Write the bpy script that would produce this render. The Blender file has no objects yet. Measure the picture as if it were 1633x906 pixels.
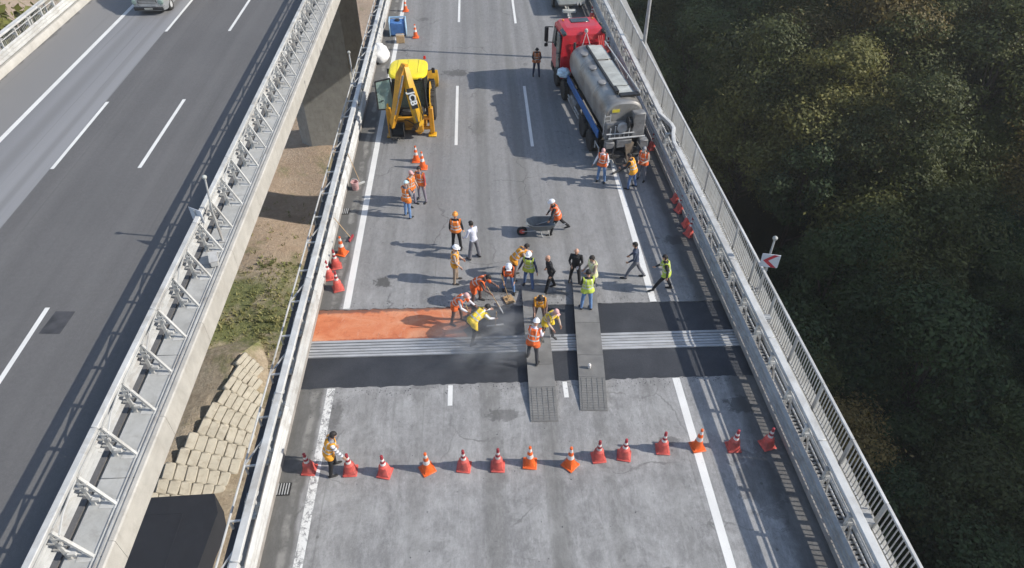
import bpy, bmesh, math, random
import numpy as np
from mathutils import Vector, Matrix

random.seed(7)
np.random.seed(7)
R = math.radians
scene = bpy.context.scene
col = scene.collection

# ---------------------------------------------------------------- camera
cam_data = bpy.data.cameras.new("camera")
cam_data.sensor_width = 36.0
cam_data.lens = 1100 / 1633 * 36.0
cam_data.clip_end = 3000
cam = bpy.data.objects.new("camera", cam_data)
col.objects.link(cam)
_th, _ps = R(41.756), R(2.776)
_f = Vector((math.sin(_ps) * math.cos(_th), math.cos(_ps) * math.cos(_th), -math.sin(_th)))
_r = Vector((math.cos(_ps), -math.sin(_ps), 0))
_u = _r.cross(_f)
cam.matrix_world = Matrix(((_r.x, _u.x, -_f.x, 0), (_r.y, _u.y, -_f.y, 0), (_r.z, _u.z, -_f.z, 17.35), (0, 0, 0, 1)))
scene.camera = cam

# ---------------------------------------------------------------- sky, sun, exposure
SUN = Vector((1.5, -0.25, 1.0)).normalized()
world = bpy.data.worlds.new("World")
scene.world = world
world.use_nodes = True
wn = world.node_tree.nodes
wn.clear()
sky = wn.new("ShaderNodeTexSky")
sky.sky_type = 'NISHITA'
sky.sun_disc = False
sky.sun_elevation = math.asin(SUN.z)
sky.sun_rotation = math.atan2(SUN.x, SUN.y)
bg = wn.new("ShaderNodeBackground")
bg.inputs[1].default_value = 0.15
wo = wn.new("ShaderNodeOutputWorld")
world.node_tree.links.new(sky.outputs[0], bg.inputs[0])
world.node_tree.links.new(bg.outputs[0], wo.inputs[0])
sd = bpy.data.lights.new("sun", 'SUN')
sd.energy = 4.3
sd.angle = R(0.5)
sd.color = (1.0, 0.95, 0.87)
sun = bpy.data.objects.new("sun", sd)
sun.rotation_euler = SUN.to_track_quat('Z', 'Y').to_euler()
sun.location = (60, -10, 60)
col.objects.link(sun)
scene.view_settings.view_transform = 'Standard'
scene.view_settings.look = 'None'
scene.view_settings.gamma = 1
scene.view_settings.exposure = 0.52
scene.cycles.max_bounces = 5
scene.cycles.diffuse_bounces = 3
scene.cycles.volume_bounces = 0
scene.cycles.use_adaptive_sampling = True
scene.cycles.adaptive_threshold = 0.02

# ================================================================ helpers
def tag(o, label=None, cat=None, group=None, kind=None):
    if label: o["label"] = label
    if cat: o["category"] = cat
    if group: o["group"] = group
    if kind: o["kind"] = kind
    return o

def empty(name, loc=(0, 0, 0), rz=0.0, parent=None):
    o = bpy.data.objects.new(name, None)
    o.empty_display_size = 0.2
    o.location = loc
    o.rotation_euler = (0, 0, rz)
    col.objects.link(o)
    if parent: o.parent = parent
    return o

def link_mesh(name, me, parent=None, loc=None, rot=None, scale=None):
    o = bpy.data.objects.new(name, me)
    col.objects.link(o)
    if parent: o.parent = parent
    if loc is not None: o.location = loc
    if rot is not None: o.rotation_euler = rot
    if scale is not None: o.scale = scale
    return o

def copy_tree(o, parent=None):
    c = o.copy()
    col.objects.link(c)
    c.parent = parent
    for ch in list(o.children):
        copy_tree(ch, c)
    return c

def frame(d, ref=None):
    d = Vector(d).normalized()
    ref = Vector(ref) if ref is not None else (Vector((0, 0, 1)) if abs(d.z) < 0.9 else Vector((0, 1, 0)))
    x = ref.cross(d)
    if x.length < 1e-5:
        x = Vector((1, 0, 0)).cross(d)
    x.normalize()
    return x, d.cross(x)

class MB:
    def __init__(s):
        s.v, s.f, s.m = [], [], []
    def add(s, vs, fs, mi=0, M=None):
        b = len(s.v)
        if M is not None:
            vs = [M @ Vector(p) for p in vs]
        s.v += [tuple(p) for p in vs]
        s.f += [tuple(i + b for i in f) for f in fs]
        s.m += [mi] * len(fs)
        return s
    def box(s, c, d, mi=0, rot=None, bev=0.0, M=None):
        h = [x / 2 for x in d]
        T = Matrix.Translation(c)
        if rot is not None:
            from mathutils import Euler
            T = T @ Euler(rot).to_matrix().to_4x4()
        if M is not None: T = M @ T
        if bev <= 0:
            vs = [(x * h[0], y * h[1], z * h[2]) for x in (-1, 1) for y in (-1, 1) for z in (-1, 1)]
            fs = [(0, 1, 3, 2), (4, 6, 7, 5), (0, 4, 5, 1), (2, 3, 7, 6), (0, 2, 6, 4), (1, 5, 7, 3)]
            return s.add(vs, fs, mi, T)
        b = min(bev, min(h) * 0.98)
        vs, ix = [], {}
        for sx in (-1, 1):
            for sy in (-1, 1):
                for sz in (-1, 1):
                    sg = (sx, sy, sz)
                    for a in range(3):
                        ix[sg + (a,)] = len(vs)
                        vs.append(tuple(sg[k] * (h[k] if k == a else h[k] - b) for k in range(3)))
        fs = []
        for a in range(3):
            p, q = (a + 1) % 3, (a + 2) % 3
            for sa in (-1, 1):
                fc = []
                for (u, w) in ((-1, -1), (1, -1), (1, 1), (-1, 1)):
                    sg = [0, 0, 0]; sg[a] = sa; sg[p] = u; sg[q] = w
                    fc.append(ix[tuple(sg) + (a,)])
                fs.append(fc if sa > 0 else fc[::-1])
            for su in (-1, 1):
                for sw in (-1, 1):
                    e = []
                    for (sc, ax) in ((-1, p), (1, p), (1, q), (-1, q)):
                        sg = [0, 0, 0]; sg[a] = sc; sg[p] = su; sg[q] = sw
                        e.append(ix[tuple(sg) + (ax,)])
                    fs.append(e if su * sw > 0 else e[::-1])
        for sx in (-1, 1):
            for sy in (-1, 1):
                for sz in (-1, 1):
                    t = [ix[(sx, sy, sz, a)] for a in range(3)]
                    fs.append(t if sx * sy * sz > 0 else t[::-1])
        return s.add(vs, fs, mi, T)
    def loft(s, pts, rad, n=10, mi=0, ref=None, cap=True, p=2.0):
        pts = [Vector(q) for q in pts]
        vs, k = [], len(pts)
        lastx = None
        for i in range(k):
            d = pts[min(i + 1, k - 1)] - pts[max(i - 1, 0)]
            if d.length < 1e-7: d = Vector((0, 0, 1))
            d.normalize()
            if ref is not None:
                x, y = frame(d, ref)
            elif lastx is None:
                x, y = frame(d)
            else:
                x = lastx - d * lastx.dot(d)
                x.normalize(); y = d.cross(x)
            lastx = x
            r = rad[i]
            ra, rb = (r, r) if not hasattr(r, '__len__') else r
            for j in range(n):
                a = 2 * math.pi * j / n
                ca, sa = math.cos(a), math.sin(a)
                if p != 2.0:
                    ca = math.copysign(abs(ca) ** (2 / p), ca); sa = math.copysign(abs(sa) ** (2 / p), sa)
                vs.append(pts[i] + x * (ra * ca) + y * (rb * sa))
        fs = []
        for i in range(k - 1):
            for j in range(n):
                a, b = i * n + j, i * n + (j + 1) % n
                fs.append((a, b, b + n, a + n))
        if cap:
            fs.append(tuple(range(n))[::-1])
            fs.append(tuple(range((k - 1) * n, k * n)))
        return s.add(vs, fs, mi)
    def tube(s, p0, p1, r, n=8, mi=0, r1=None):
        return s.loft([p0, p1], [r, r if r1 is None else r1], n, mi)
    def bar(s, p0, p1, w, h, mi=0, ref=(0, 0, 1)):
        p0, p1 = Vector(p0), Vector(p1)
        x, y = frame(p1 - p0, ref)
        vs = []
        for q in (p0, p1):
            for (a, b) in ((-1, -1), (1, -1), (1, 1), (-1, 1)):
                vs.append(q + x * (a * w / 2) + y * (b * h / 2))
        return s.add(vs, [(3, 2, 1, 0), (4, 5, 6, 7), (0, 1, 5, 4), (1, 2, 6, 5), (2, 3, 7, 6), (3, 0, 4, 7)], mi)
    def prism(s, poly, axis, a0, a1, mi=0, M=None):
        n = len(poly)
        def mk(q, t):
            l = list(q); l.insert(axis, t); return tuple(l)
        vs = [mk(q, a0) for q in poly] + [mk(q, a1) for q in poly]
        fs = [tuple(range(n))[::-1], tuple(range(n, 2 * n))]
        fs += [(i, (i + 1) % n, (i + 1) % n + n, i + n) for i in range(n)]
        return s.add(vs, fs, mi, M)
    def lathe(s, prof, n=16, mi=0, M=None, mats=None):
        vs, fs, k = [], [], len(prof)
        for (r, z) in prof:
            for j in range(n):
                a = 2 * math.pi * j / n
                vs.append((r * math.cos(a), r * math.sin(a), z))
        b = len(s.v)
        for i in range(k - 1):
            fs = []
            for j in range(n):
                a, c = i * n + j, i * n + (j + 1) % n
                fs.append((a, c, c + n, a + n))
            m = mats[i] if mats else mi
            s.f += [tuple(q + b for q in f) for f in fs]
            s.m += [m] * n
        s.f.append(tuple(b + j for j in range(n))[::-1]); s.m.append(mats[0] if mats else mi)
        s.f.append(tuple(b + (k - 1) * n + j for j in range(n))); s.m.append(mats[-1] if mats else mi)
        s.v += [tuple(M @ Vector(p)) if M is not None else p for p in vs]
        return s
    def quad(s, a, b, c, d, mi=0):
        return s.add([a, b, c, d], [(0, 1, 2, 3)], mi)
    def mesh(s, name, mats, smooth=True, fix=True):
        me = bpy.data.meshes.new(name)
        me.from_pydata(s.v, [], s.f)
        for m in (mats if isinstance(mats, (list, tuple)) else [mats]):
            me.materials.append(m)
        me.polygons.foreach_set("material_index", s.m)
        if fix:
            bm = bmesh.new(); bm.from_mesh(me)
            bmesh.ops.recalc_face_normals(bm, faces=bm.faces)
            bm.to_mesh(me); bm.free()
        if smooth:
            me.polygons.foreach_set("use_smooth", [True] * len(me.polygons))
            me.set_sharp_from_angle(angle=R(38))
        me.update()
        return me
    def build(s, name, mats, parent=None, loc=None, rot=None, smooth=True, fix=True):
        return link_mesh(name, s.mesh(name, mats, smooth, fix), parent, loc, rot)

# ---------------------------------------------------------------- materials
def nodes_of(name):
    m = bpy.data.materials.new(name)
    m.use_nodes = True
    nt = m.node_tree
    return m, nt, nt.nodes["Principled BSDF"]

def N(nt, t, **kw):
    n = nt.nodes.new(t)
    for k, v in kw.items():
        setattr(n, k, v)
    return n

def noise(nt, vec, scale, detail=3, rough=0.55, dist=0.0):
    n = N(nt, "ShaderNodeTexNoise")
    n.inputs["Scale"].default_value = scale
    n.inputs["Detail"].default_value = detail
    n.inputs["Roughness"].default_value = rough
    n.inputs["Distortion"].default_value = dist
    if vec is not None: nt.links.new(vec, n.inputs["Vector"])
    return n.outputs["Fac"]

def ramp(nt, fac, stops):
    r = N(nt, "ShaderNodeValToRGB")
    while len(r.color_ramp.elements) < len(stops):
        r.color_ramp.elements.new(0.5)
    for e, (p, c) in zip(r.color_ramp.elements, stops):
        e.position = p
        e.color = (c[0], c[1], c[2], 1) if hasattr(c, '__len__') else (c, c, c, 1)
    nt.links.new(fac, r.inputs[0])
    return r.outputs[0]

def mix(nt, fac, a, b, mode='MIX'):
    n = N(nt, "ShaderNodeMix", data_type='RGBA', blend_type=mode)
    for i, v in ((0, fac), (6, a), (7, b)):
        if hasattr(v, 'is_linked'): nt.links.new(v, n.inputs[i])
        elif hasattr(v, '__len__'): n.inputs[i].default_value = (v[0], v[1], v[2], 1)
        else: n.inputs[i].default_value = v if i == 0 else (v, v, v, 1)
    return n.outputs[2]

def mth(nt, op, a, b=0.0, c=None):
    n = N(nt, "ShaderNodeMath", operation=op)
    for i, v in enumerate((a, b) if c is None else (a, b, c)):
        if hasattr(v, 'is_linked'): nt.links.new(v, n.inputs[i])
        else: n.inputs[i].default_value = v
    return n.outputs[0]

def smooth_step(nt, v, lo, hi):
    n = N(nt, "ShaderNodeMapRange", interpolation_type='SMOOTHSTEP')
    n.inputs[1].default_value, n.inputs[2].default_value = lo, hi
    nt.links.new(v, n.inputs[0])
    return n.outputs[0]

def bump(nt, b, h, strength=0.3, dist=0.01):
    n = N(nt, "ShaderNodeBump")
    n.inputs["Strength"].default_value = strength
    n.inputs["Distance"].default_value = dist
    nt.links.new(h, n.inputs["Height"])
    nt.links.new(n.outputs[0], b.inputs["Normal"])

def mat(name, c, rough=0.6, var=0.18, scale=6.0, metal=0.0, bmp=0.0, dirt=None, dirt_amt=0.35, coat=0.0):
    m, nt, b = nodes_of(name)
    g0 = N(nt, "ShaderNodeTexCoord").outputs["Object"]
    rnd = N(nt, "ShaderNodeObjectInfo").outputs["Random"]
    va = N(nt, "ShaderNodeVectorMath", operation='ADD')
    nt.links.new(g0, va.inputs[0])
    nt.links.new(mth(nt, 'MULTIPLY', rnd, 37.0), va.inputs[1])
    g = va.outputs[0]
    f1 = noise(nt, g, scale, 4)
    lo = tuple(max(0, x * (1 - var)) for x in c)
    hi = tuple(min(1, x * (1 + var)) for x in c)
    out = ramp(nt, f1, [(0.3, lo), (0.7, hi)])
    if dirt is not None:
        f2 = noise(nt, g, scale * 0.45, 6, 0.65, 0.6)
        k = ramp(nt, f2, [(0.48, 0.0), (0.68, dirt_amt)])
        out = mix(nt, k, out, dirt)
    out = mix(nt, 1.0, out, ramp(nt, rnd, [(0.0, 0.9), (1.0, 1.06)]), 'MULTIPLY')
    nt.links.new(out, b.inputs["Base Color"])
    rr = ramp(nt, f1, [(0.3, max(0, rough - 0.08)), (0.7, min(1, rough + 0.1))])
    nt.links.new(rr, b.inputs["Roughness"])
    b.inputs["Metallic"].default_value = metal
    if coat: b.inputs["Coat Weight"].default_value = coat
    if bmp: bump(nt, b, noise(nt, g, scale * 8, 3), bmp, 0.01)
    return m

def glass_mat(name, c=(0.02, 0.03, 0.03)):
    m, nt, b = nodes_of(name)
    g = N(nt, "ShaderNodeTexCoord").outputs["Object"]
    nt.links.new(ramp(nt, noise(nt, g, 3), [(0.3, tuple(x * .8 for x in c)), (0.7, tuple(x * 1.3 for x in c))]), b.inputs["Base Color"])
    b.inputs["Roughness"].default_value = 0.06
    b.inputs["Specular IOR Level"].default_value = 0.7
    return m

def clear_glass(name, refl=0.35, k=1.0):
    m, nt, b = nodes_of(name)
    b.inputs["Base Color"].default_value = (0.55, 0.68, 0.62, 1)
    b.inputs["Roughness"].default_value = 0.03
    t = N(nt, "ShaderNodeBsdfTransparent")
    g = N(nt, "ShaderNodeTexCoord").outputs["Object"]
    nt.links.new(ramp(nt, noise(nt, g, 4), [(0.3, (0.5 * k, 0.62 * k, 0.58 * k)), (0.7, (0.62 * k, 0.74 * k, 0.7 * k))]), t.inputs[0])
    mx = N(nt, "ShaderNodeMixShader")
    mx.inputs[0].default_value = refl
    nt.links.new(t.outputs[0], mx.inputs[1]); nt.links.new(b.outputs[0], mx.inputs[2])
    nt.links.new(mx.outputs[0], nt.nodes["Material Output"].inputs[0])
    return m

def world_pos(nt):
    p = N(nt, "ShaderNodeNewGeometry").outputs["Position"]
    s = N(nt, "ShaderNodeSeparateXYZ")
    nt.links.new(p, s.inputs[0])
    return p, s.outputs[0], s.outputs[1], s.outputs[2]

def stretched(nt, p, sx, sy, sz=1.0):
    n = N(nt, "ShaderNodeMapping")
    n.inputs["Scale"].default_value = (sx, sy, sz)
    nt.links.new(p, n.inputs[0])
    return n.outputs[0]

def asphalt_core(nt, base, streak=0.25, blotch=0.25):
    p, x, y, z = world_pos(nt)
    c = ramp(nt, noise(nt, p, 0.22, 6, 0.6, 0.4), [(0.3, tuple(v * (1 - blotch) for v in base)), (0.72, tuple(v * (1 + blotch) for v in base))])
    st = noise(nt, stretched(nt, p, 0.9, 0.025), 1.3, 5, 0.6)
    c = mix(nt, 1.0, c, ramp(nt, st, [(0.3, 1 - streak), (0.7, 1 + streak * 0.4)]), 'MULTIPLY')
    md = noise(nt, p, 7.0, 6, 0.8, 0.3)
    c = mix(nt, 1.0, c, ramp(nt, md, [(0.25, 0.84), (0.7, 1.09)]), 'MULTIPLY')
    fn = noise(nt, p, 42, 2, 0.8)
    c = mix(nt, 1.0, c, ramp(nt, fn, [(0.25, 0.78), (0.75, 1.2)]), 'MULTIPLY')
    return p, x, y, c, fn

def stain_mask(nt, ns, x, y, cx, cy, rx, ry):
    dx = mth(nt, 'DIVIDE', mth(nt, 'SUBTRACT', x, cx), rx)
    dy = mth(nt, 'DIVIDE', mth(nt, 'SUBTRACT', y, cy), ry)
    d = mth(nt, 'ADD', mth(nt, 'MULTIPLY', dx, dx), mth(nt, 'MULTIPLY', dy, dy))
    d = mth(nt, 'ADD', mth(nt, 'SQRT', d), mth(nt, 'MULTIPLY', mth(nt, 'SUBTRACT', ns, 0.5), 3.4))
    return smooth_step(nt, d, 1.15, 0.75)

def road_right_mat():
    m, nt, b = nodes_of("worn_asphalt")
    p, x, y, c, fn = asphalt_core(nt, (0.240, 0.235, 0.230), 0.30, 0.05)
    # pale worn dusty stretches near the joint
    near = smooth_step(nt, y, 26, 13)
    dust = ramp(nt, noise(nt, p, 0.6, 9, 0.85, 0.3), [(0.45, 0.0), (0.58, 1.0)])
    dust = mth(nt, 'MULTIPLY', dust, near)
    c = mix(nt, mth(nt, 'MULTIPLY', dust, 0.42), c, (0.40, 0.395, 0.385))
    du2 = ramp(nt, noise(nt, stretched(nt, p, 1.6, 0.5), 1.6, 10, 0.9, 0.2), [(0.5, 0.0), (0.56, 1.0)])
    c = mix(nt, mth(nt, 'MULTIPLY', mth(nt, 'MULTIPLY', du2, near), 0.28), c, (0.44, 0.435, 0.425))
    mt = noise(nt, stretched(nt, p, 6.0, 2.2), 1.0, 8, 0.82, 0.3)
    c = mix(nt, 1.0, c, ramp(nt, mt, [(0.34, 0.84), (0.5, 1.0), (0.66, 1.12)]), 'MULTIPLY')
    # wheel tracks, browner and darker
    wob = mth(nt, 'ADD', x, mth(nt, 'MULTIPLY', noise(nt, p, 0.5, 3), 0.3))
    for cx, w, k in ((0.0, 0.42, 0.34), (1.75, 0.40, 0.42), (3.35, 0.3, 0.2), (-3.9, 0.35, 0.16), (-2.2, 0.35, 0.16), (5.2, 0.35, 0.14)):
        d = mth(nt, 'ABSOLUTE', mth(nt, 'SUBTRACT', wob, cx + 0.15))
        k2 = mth(nt, 'MULTIPLY', smooth_step(nt, d, w, w * 0.35), k)
        c = mix(nt, k2, c, (0.115, 0.112, 0.10))
    # oil and damp stains
    sn = noise(nt, p, 2.6, 6, 0.72, 0.6)
    for (cx, cy, rx, ry, k) in ((0.35, 13.3, 0.62, 0.22, 0.5), (-3.9, 19.7, 0.32, 0.3, 0.75), (-1.45, 37.8, 0.7, 0.45, 0.6),
                                (7.9, 13.3, 0.45, 0.35, 0.7), (7.7, 21.8, 0.6, 0.25, 0.6), (7.6, 10.6, 0.6, 1.3, 0.45), (5.3, 12.1, 0.32, 0.16, 0.55),
                                (-4.9, 13.5, 0.28, 0.5, 0.45), (6.4, 29.0, 1.3, 1.5, 0.35), (-1.7, 9.1, 0.3, 0.14, 0.18), (-2.1, 14.6, 0.5, 0.15, 0.3),
                                (0.4, 19.0, 0.9, 0.25, 0.5), (2.6, 18.8, 0.5, 0.22, 0.5), (7.8, 17.0, 0.5, 0.2, 0.5), (-3.6, 46, 0.4, 0.3, 0.4), (-0.2, 31.5, 0.35, 1.2, 0.22)):
        c = mix(nt, mth(nt, 'MULTIPLY', stain_mask(nt, sn, x, y, cx, cy, rx, ry), k), c, (0.045, 0.043, 0.04))
    # sparse dark scars
    sc = noise(nt, stretched(nt, p, 0.5, 1.6), 2.2, 8, 0.75, 1.5)
    c = mix(nt, ramp(nt, sc, [(0.66, 0.0), (0.74, 0.55)]), c, (0.07, 0.068, 0.065))
    lt = noise(nt, stretched(nt, p, 2.0, 0.35), 1.2, 8, 0.8, 1.0)
    c = mix(nt, ramp(nt, lt, [(0.62, 0.0), (0.72, 0.4)]), c, (0.46, 0.45, 0.43))
    # hairline cracks, drips and tyre scuffs
    vo = N(nt, "ShaderNodeTexVoronoi", feature='DISTANCE_TO_EDGE')
    vo.inputs["Scale"].default_value = 0.32
    wv = N(nt, "ShaderNodeVectorMath", operation='ADD')
    nv_ = N(nt, "ShaderNodeTexNoise"); nv_.inputs["Scale"].default_value = 1.2; nv_.inputs["Detail"].default_value = 6
    nt.links.new(p, nv_.inputs["Vector"]); nt.links.new(p, wv.inputs[0]); nt.links.new(nv_.outputs["Color"], wv.inputs[1])
    nt.links.new(wv.outputs[0], vo.inputs["Vector"])
    ck = mth(nt, 'MULTIPLY', smooth_step(nt, vo.outputs["Distance"], 0.012, 0.004), ramp(nt, noise(nt, p, 0.3, 3), [(0.5, 0.0), (0.6, 0.5)]))
    c = mix(nt, ck, c, (0.07, 0.068, 0.065))
    v2 = N(nt, "ShaderNodeTexVoronoi")
    v2.inputs["Scale"].default_value = 1.5
    nt.links.new(p, v2.inputs["Vector"])
    dr_ = mth(nt, 'MULTIPLY', smooth_step(nt, v2.outputs["Distance"], 0.085, 0.05), ramp(nt, noise(nt, p, 0.45, 2), [(0.5, 0.0), (0.58, 0.6)]))
    c = mix(nt, dr_, c, (0.07, 0.068, 0.06))
    ty = noise(nt, stretched(nt, p, 7.0, 0.12), 1.0, 4, 0.6)
    c = mix(nt, ramp(nt, ty, [(0.60, 0.0), (0.70, 0.28)]), c, (0.10, 0.098, 0.09))
    # dirty median-side shoulder with a lime track in it
    ed = mth(nt, 'ADD', x, mth(nt, 'MULTIPLY', mth(nt, 'SUBTRACT', noise(nt, p, 0.8, 5), 0.5), 0.35))
    c = mix(nt, mth(nt, 'MULTIPLY', smooth_step(nt, ed, -5.28, -5.42), 0.72), c, (0.082, 0.078, 0.068))
    tr = mth(nt, 'ABSOLUTE', mth(nt, 'ADD', ed, 5.62))
    tr = mth(nt, 'MULTIPLY', smooth_step(nt, tr, 0.16, 0.05), ramp(nt, noise(nt, p, 1.1, 6, 0.7), [(0.45, 0.0), (0.6, 0.8)]))
    c = mix(nt, tr, c, (0.27, 0.26, 0.24))
    # darker strip along the outer barrier
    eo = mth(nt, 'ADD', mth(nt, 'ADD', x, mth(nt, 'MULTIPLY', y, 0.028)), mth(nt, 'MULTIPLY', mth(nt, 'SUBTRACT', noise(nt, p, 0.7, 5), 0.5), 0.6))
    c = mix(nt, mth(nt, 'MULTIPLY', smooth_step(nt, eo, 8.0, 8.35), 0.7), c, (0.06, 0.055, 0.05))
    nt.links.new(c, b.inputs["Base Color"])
    b.inputs["Roughness"].default_value = 0.85
    bump(nt, b, fn, 0.35, 0.01)
    return m

def road_left_mat():
    m, nt, b = nodes_of("smooth_asphalt")
    p, x, y, c, fn = asphalt_core(nt, (0.118, 0.114, 0.112), 0.10, 0.07)
    old = ramp(nt, noise(nt, stretched(nt, p, 0.55, 0.012), 1.0, 3, 0.5), [(0.3, (0.185, 0.185, 0.19)), (0.7, (0.255, 0.255, 0.26))])
    c = mix(nt, smooth_step(nt, x, -19.62, -19.68), c, old)
    for cx, w in ((-21.9, 0.5), (-20.4, 0.28)):
        d = mth(nt, 'ABSOLUTE', mth(nt, 'SUBTRACT', x, cx))
        c = mix(nt, mth(nt, 'MULTIPLY', smooth_step(nt, d, w, 0.05), 0.3), c, (0.11, 0.105, 0.1))
    c = mix(nt, smooth_step(nt, x, -23.0, -23.5), c, (0.2, 0.195, 0.19))
    for cx in (-18.6, -16.6, -14.6, -12.9):
        d = mth(nt, 'ABSOLUTE', mth(nt, 'SUBTRACT', x, cx))
        c = mix(nt, mth(nt, 'MULTIPLY', smooth_step(nt, d, 0.5, 0.05), 0.10), c, (0.20, 0.196, 0.19))
    ty = noise(nt, stretched(nt, p, 5.0, 0.05), 1.0, 4, 0.6)
    c = mix(nt, ramp(nt, ty, [(0.6, 0.0), (0.72, 0.3)]), c, (0.07, 0.068, 0.066))
    ed = mth(nt, 'ADD', x, mth(nt, 'MULTIPLY', noise(nt, p, 0.9, 6, 0.7), 1.4))
    c = mix(nt, mth(nt, 'MULTIPLY', smooth_step(nt, ed, -25.6, -25.75), 0.7), c, (0.09, 0.088, 0.08))
    nt.links.new(c, b.inputs["Base Color"])
    b.inputs["Roughness"].default_value = 0.8
    bump(nt, b, fn, 0.25, 0.008)
    return m

def paint_mat(name, wear, c=(0.72, 0.71, 0.68), under=(0.24, 0.235, 0.23)):
    m, nt, b = nodes_of(name)
    p, x, y, z = world_pos(nt)
    f = noise(nt, p, 3.5, 8, 0.78, 0.6)
    f2 = noise(nt, p, 16, 4, 0.8)
    k = mth(nt, 'ADD', mth(nt, 'MULTIPLY', f, 0.65), mth(nt, 'MULTIPLY', f2, 0.35))
    cc = ramp(nt, noise(nt, p, 1.1, 4), [(0.3, tuple(v * .86 for v in c)), (0.7, c)])
    out = mix(nt, ramp(nt, k, [(wear - 0.03, 1.0), (wear + 0.04, 0.0)]), cc, under)
    nt.links.new(out, b.inputs["Base Color"])
    b.inputs["Roughness"].default_value = 0.7
    return m

def new_asphalt_mat():
    m, nt, b = nodes_of("fresh_asphalt")
    p, x, y, z = world_pos(nt)
    c = ramp(nt, noise(nt, p, 0.8, 6, 0.65, 0.4), [(0.3, (0.022, 0.024, 0.029)), (0.72, (0.048, 0.05, 0.056))])
    g = noise(nt, p, 45, 2, 0.8)
    c = mix(nt, 1.0, c, ramp(nt, g, [(0.3, 0.7), (0.75, 1.5)]), 'MULTIPLY')
    nt.links.new(c, b.inputs["Base Color"])
    b.inputs["Roughness"].default_value = 0.62
    bump(nt, b, g, 0.5, 0.01)
    return m

def orange_mat():
    m, nt, b = nodes_of("orange_primer")
    p, x, y, z = world_pos(nt)
    c = ramp(nt, noise(nt, stretched(nt, p, 0.6, 1.2), 1.0, 7, 0.65, 0.8), [(0.3, (0.48, 0.12, 0.045)), (0.5, (0.60, 0.21, 0.095)), (0.72, (0.66, 0.33, 0.19))])
    c = mix(nt, ramp(nt, noise(nt, p, 3.2, 7, 0.75, 1.2), [(0.55, 0.0), (0.72, 0.7)]), c, (0.28, 0.06, 0.02))
    c = mix(nt, ramp(nt, noise(nt, stretched(nt, p, 1.0, 0.4), 4.0, 8, 0.8, 0.5), [(0.56, 0.0), (0.68, 0.5)]), c, (0.60, 0.42, 0.32))
    ey = mth(nt, 'ADD', y, mth(nt, 'MULTIPLY', mth(nt, 'SUBTRACT', noise(nt, p, 4.0, 6, 0.7), 0.5), 0.35))
    c = mix(nt, mth(nt, 'MULTIPLY', smooth_step(nt, ey, 18.10, 18.22), 0.75), c, (0.10, 0.07, 0.06))
    c = mix(nt, mth(nt, 'MULTIPLY', smooth_step(nt, ey, 16.88, 16.80), 0.6), c, (0.22, 0.05, 0.03))
    ex = mth(nt, 'ADD', x, mth(nt, 'MULTIPLY', mth(nt, 'SUBTRACT', noise(nt, p, 2.0, 6, 0.7), 0.5), 0.8))
    c = mix(nt, mth(nt, 'MULTIPLY', smooth_step(nt, ex, -1.5, -0.9), 0.6), c, (0.12, 0.07, 0.055))
    nt.links.new(c, b.inputs["Base Color"])
    b.inputs["Roughness"].default_value = 0.5
    bump(nt, b, noise(nt, p, 20, 4), 0.3, 0.01)
    return m

def concrete_mat(name, c, dirt=(0.12, 0.11, 0.09), amt=0.5, sc=1.2):
    m, nt, b = nodes_of(name)
    p, x, y, z = world_pos(nt)
    o = ramp(nt, noise(nt, p, sc, 7, 0.65, 0.3), [(0.3, tuple(v * .82 for v in c)), (0.7, tuple(min(1, v * 1.1) for v in c))])
    k = ramp(nt, noise(nt, stretched(nt, p, 1, 1, 0.3), sc * 1.7, 8, 0.75, 0.5), [(0.5, 0.0), (0.75, amt)])
    o = mix(nt, k, o, dirt)
    nt.links.new(o, b.inputs["Base Color"])
    b.inputs["Roughness"].default_value = 0.85
    bump(nt, b, noise(nt, p, 25, 4, 0.7), 0.35, 0.01)
    return m

def terrain_mat():
    m, nt, b = nodes_of("dry_slope_soil")
    p, x, y, z = world_pos(nt)
    soil = ramp(nt, noise(nt, p, 0.45, 9, 0.7, 0.6), [(0.3, (0.32, 0.25, 0.175)), (0.55, (0.46, 0.38, 0.28)), (0.75, (0.54, 0.46, 0.35))])
    soil = mix(nt, 1.0, soil, ramp(nt, noise(nt, p, 3.0, 7, 0.8), [(0.3, 0.6), (0.7, 1.15)]), 'MULTIPLY')
    soil = mix(nt, mth(nt, 'MULTIPLY', smooth_step(nt, y, 50, 56), 0.45), soil, (0.40, 0.265, 0.18))
    grass = ramp(nt, noise(nt, p, 1.6, 8, 0.75), [(0.3, (0.10, 0.12, 0.04)), (0.55, (0.19, 0.20, 0.075)), (0.75, (0.32, 0.29, 0.14))])
    k = mth(nt, 'ADD', noise(nt, p, 0.12, 6, 0.7, 0.6), mth(nt, 'MULTIPLY', smooth_step(nt, mth(nt, 'ABSOLUTE', mth(nt, 'SUBTRACT', y, 47)), 9, 2), 0.22))
    c = mix(nt, ramp(nt, k, [(0.57, 0.0), (0.68, 1.0)]), soil, grass)
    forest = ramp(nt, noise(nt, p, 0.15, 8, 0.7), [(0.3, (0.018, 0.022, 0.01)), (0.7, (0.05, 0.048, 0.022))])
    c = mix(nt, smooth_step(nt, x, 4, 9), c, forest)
    nt.links.new(c, b.inputs["Base Color"])
    b.inputs["Roughness"].default_value = 0.95
    bump(nt, b, noise(nt, p, 2.2, 8, 0.7), 0.8, 0.25)
    return m

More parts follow.
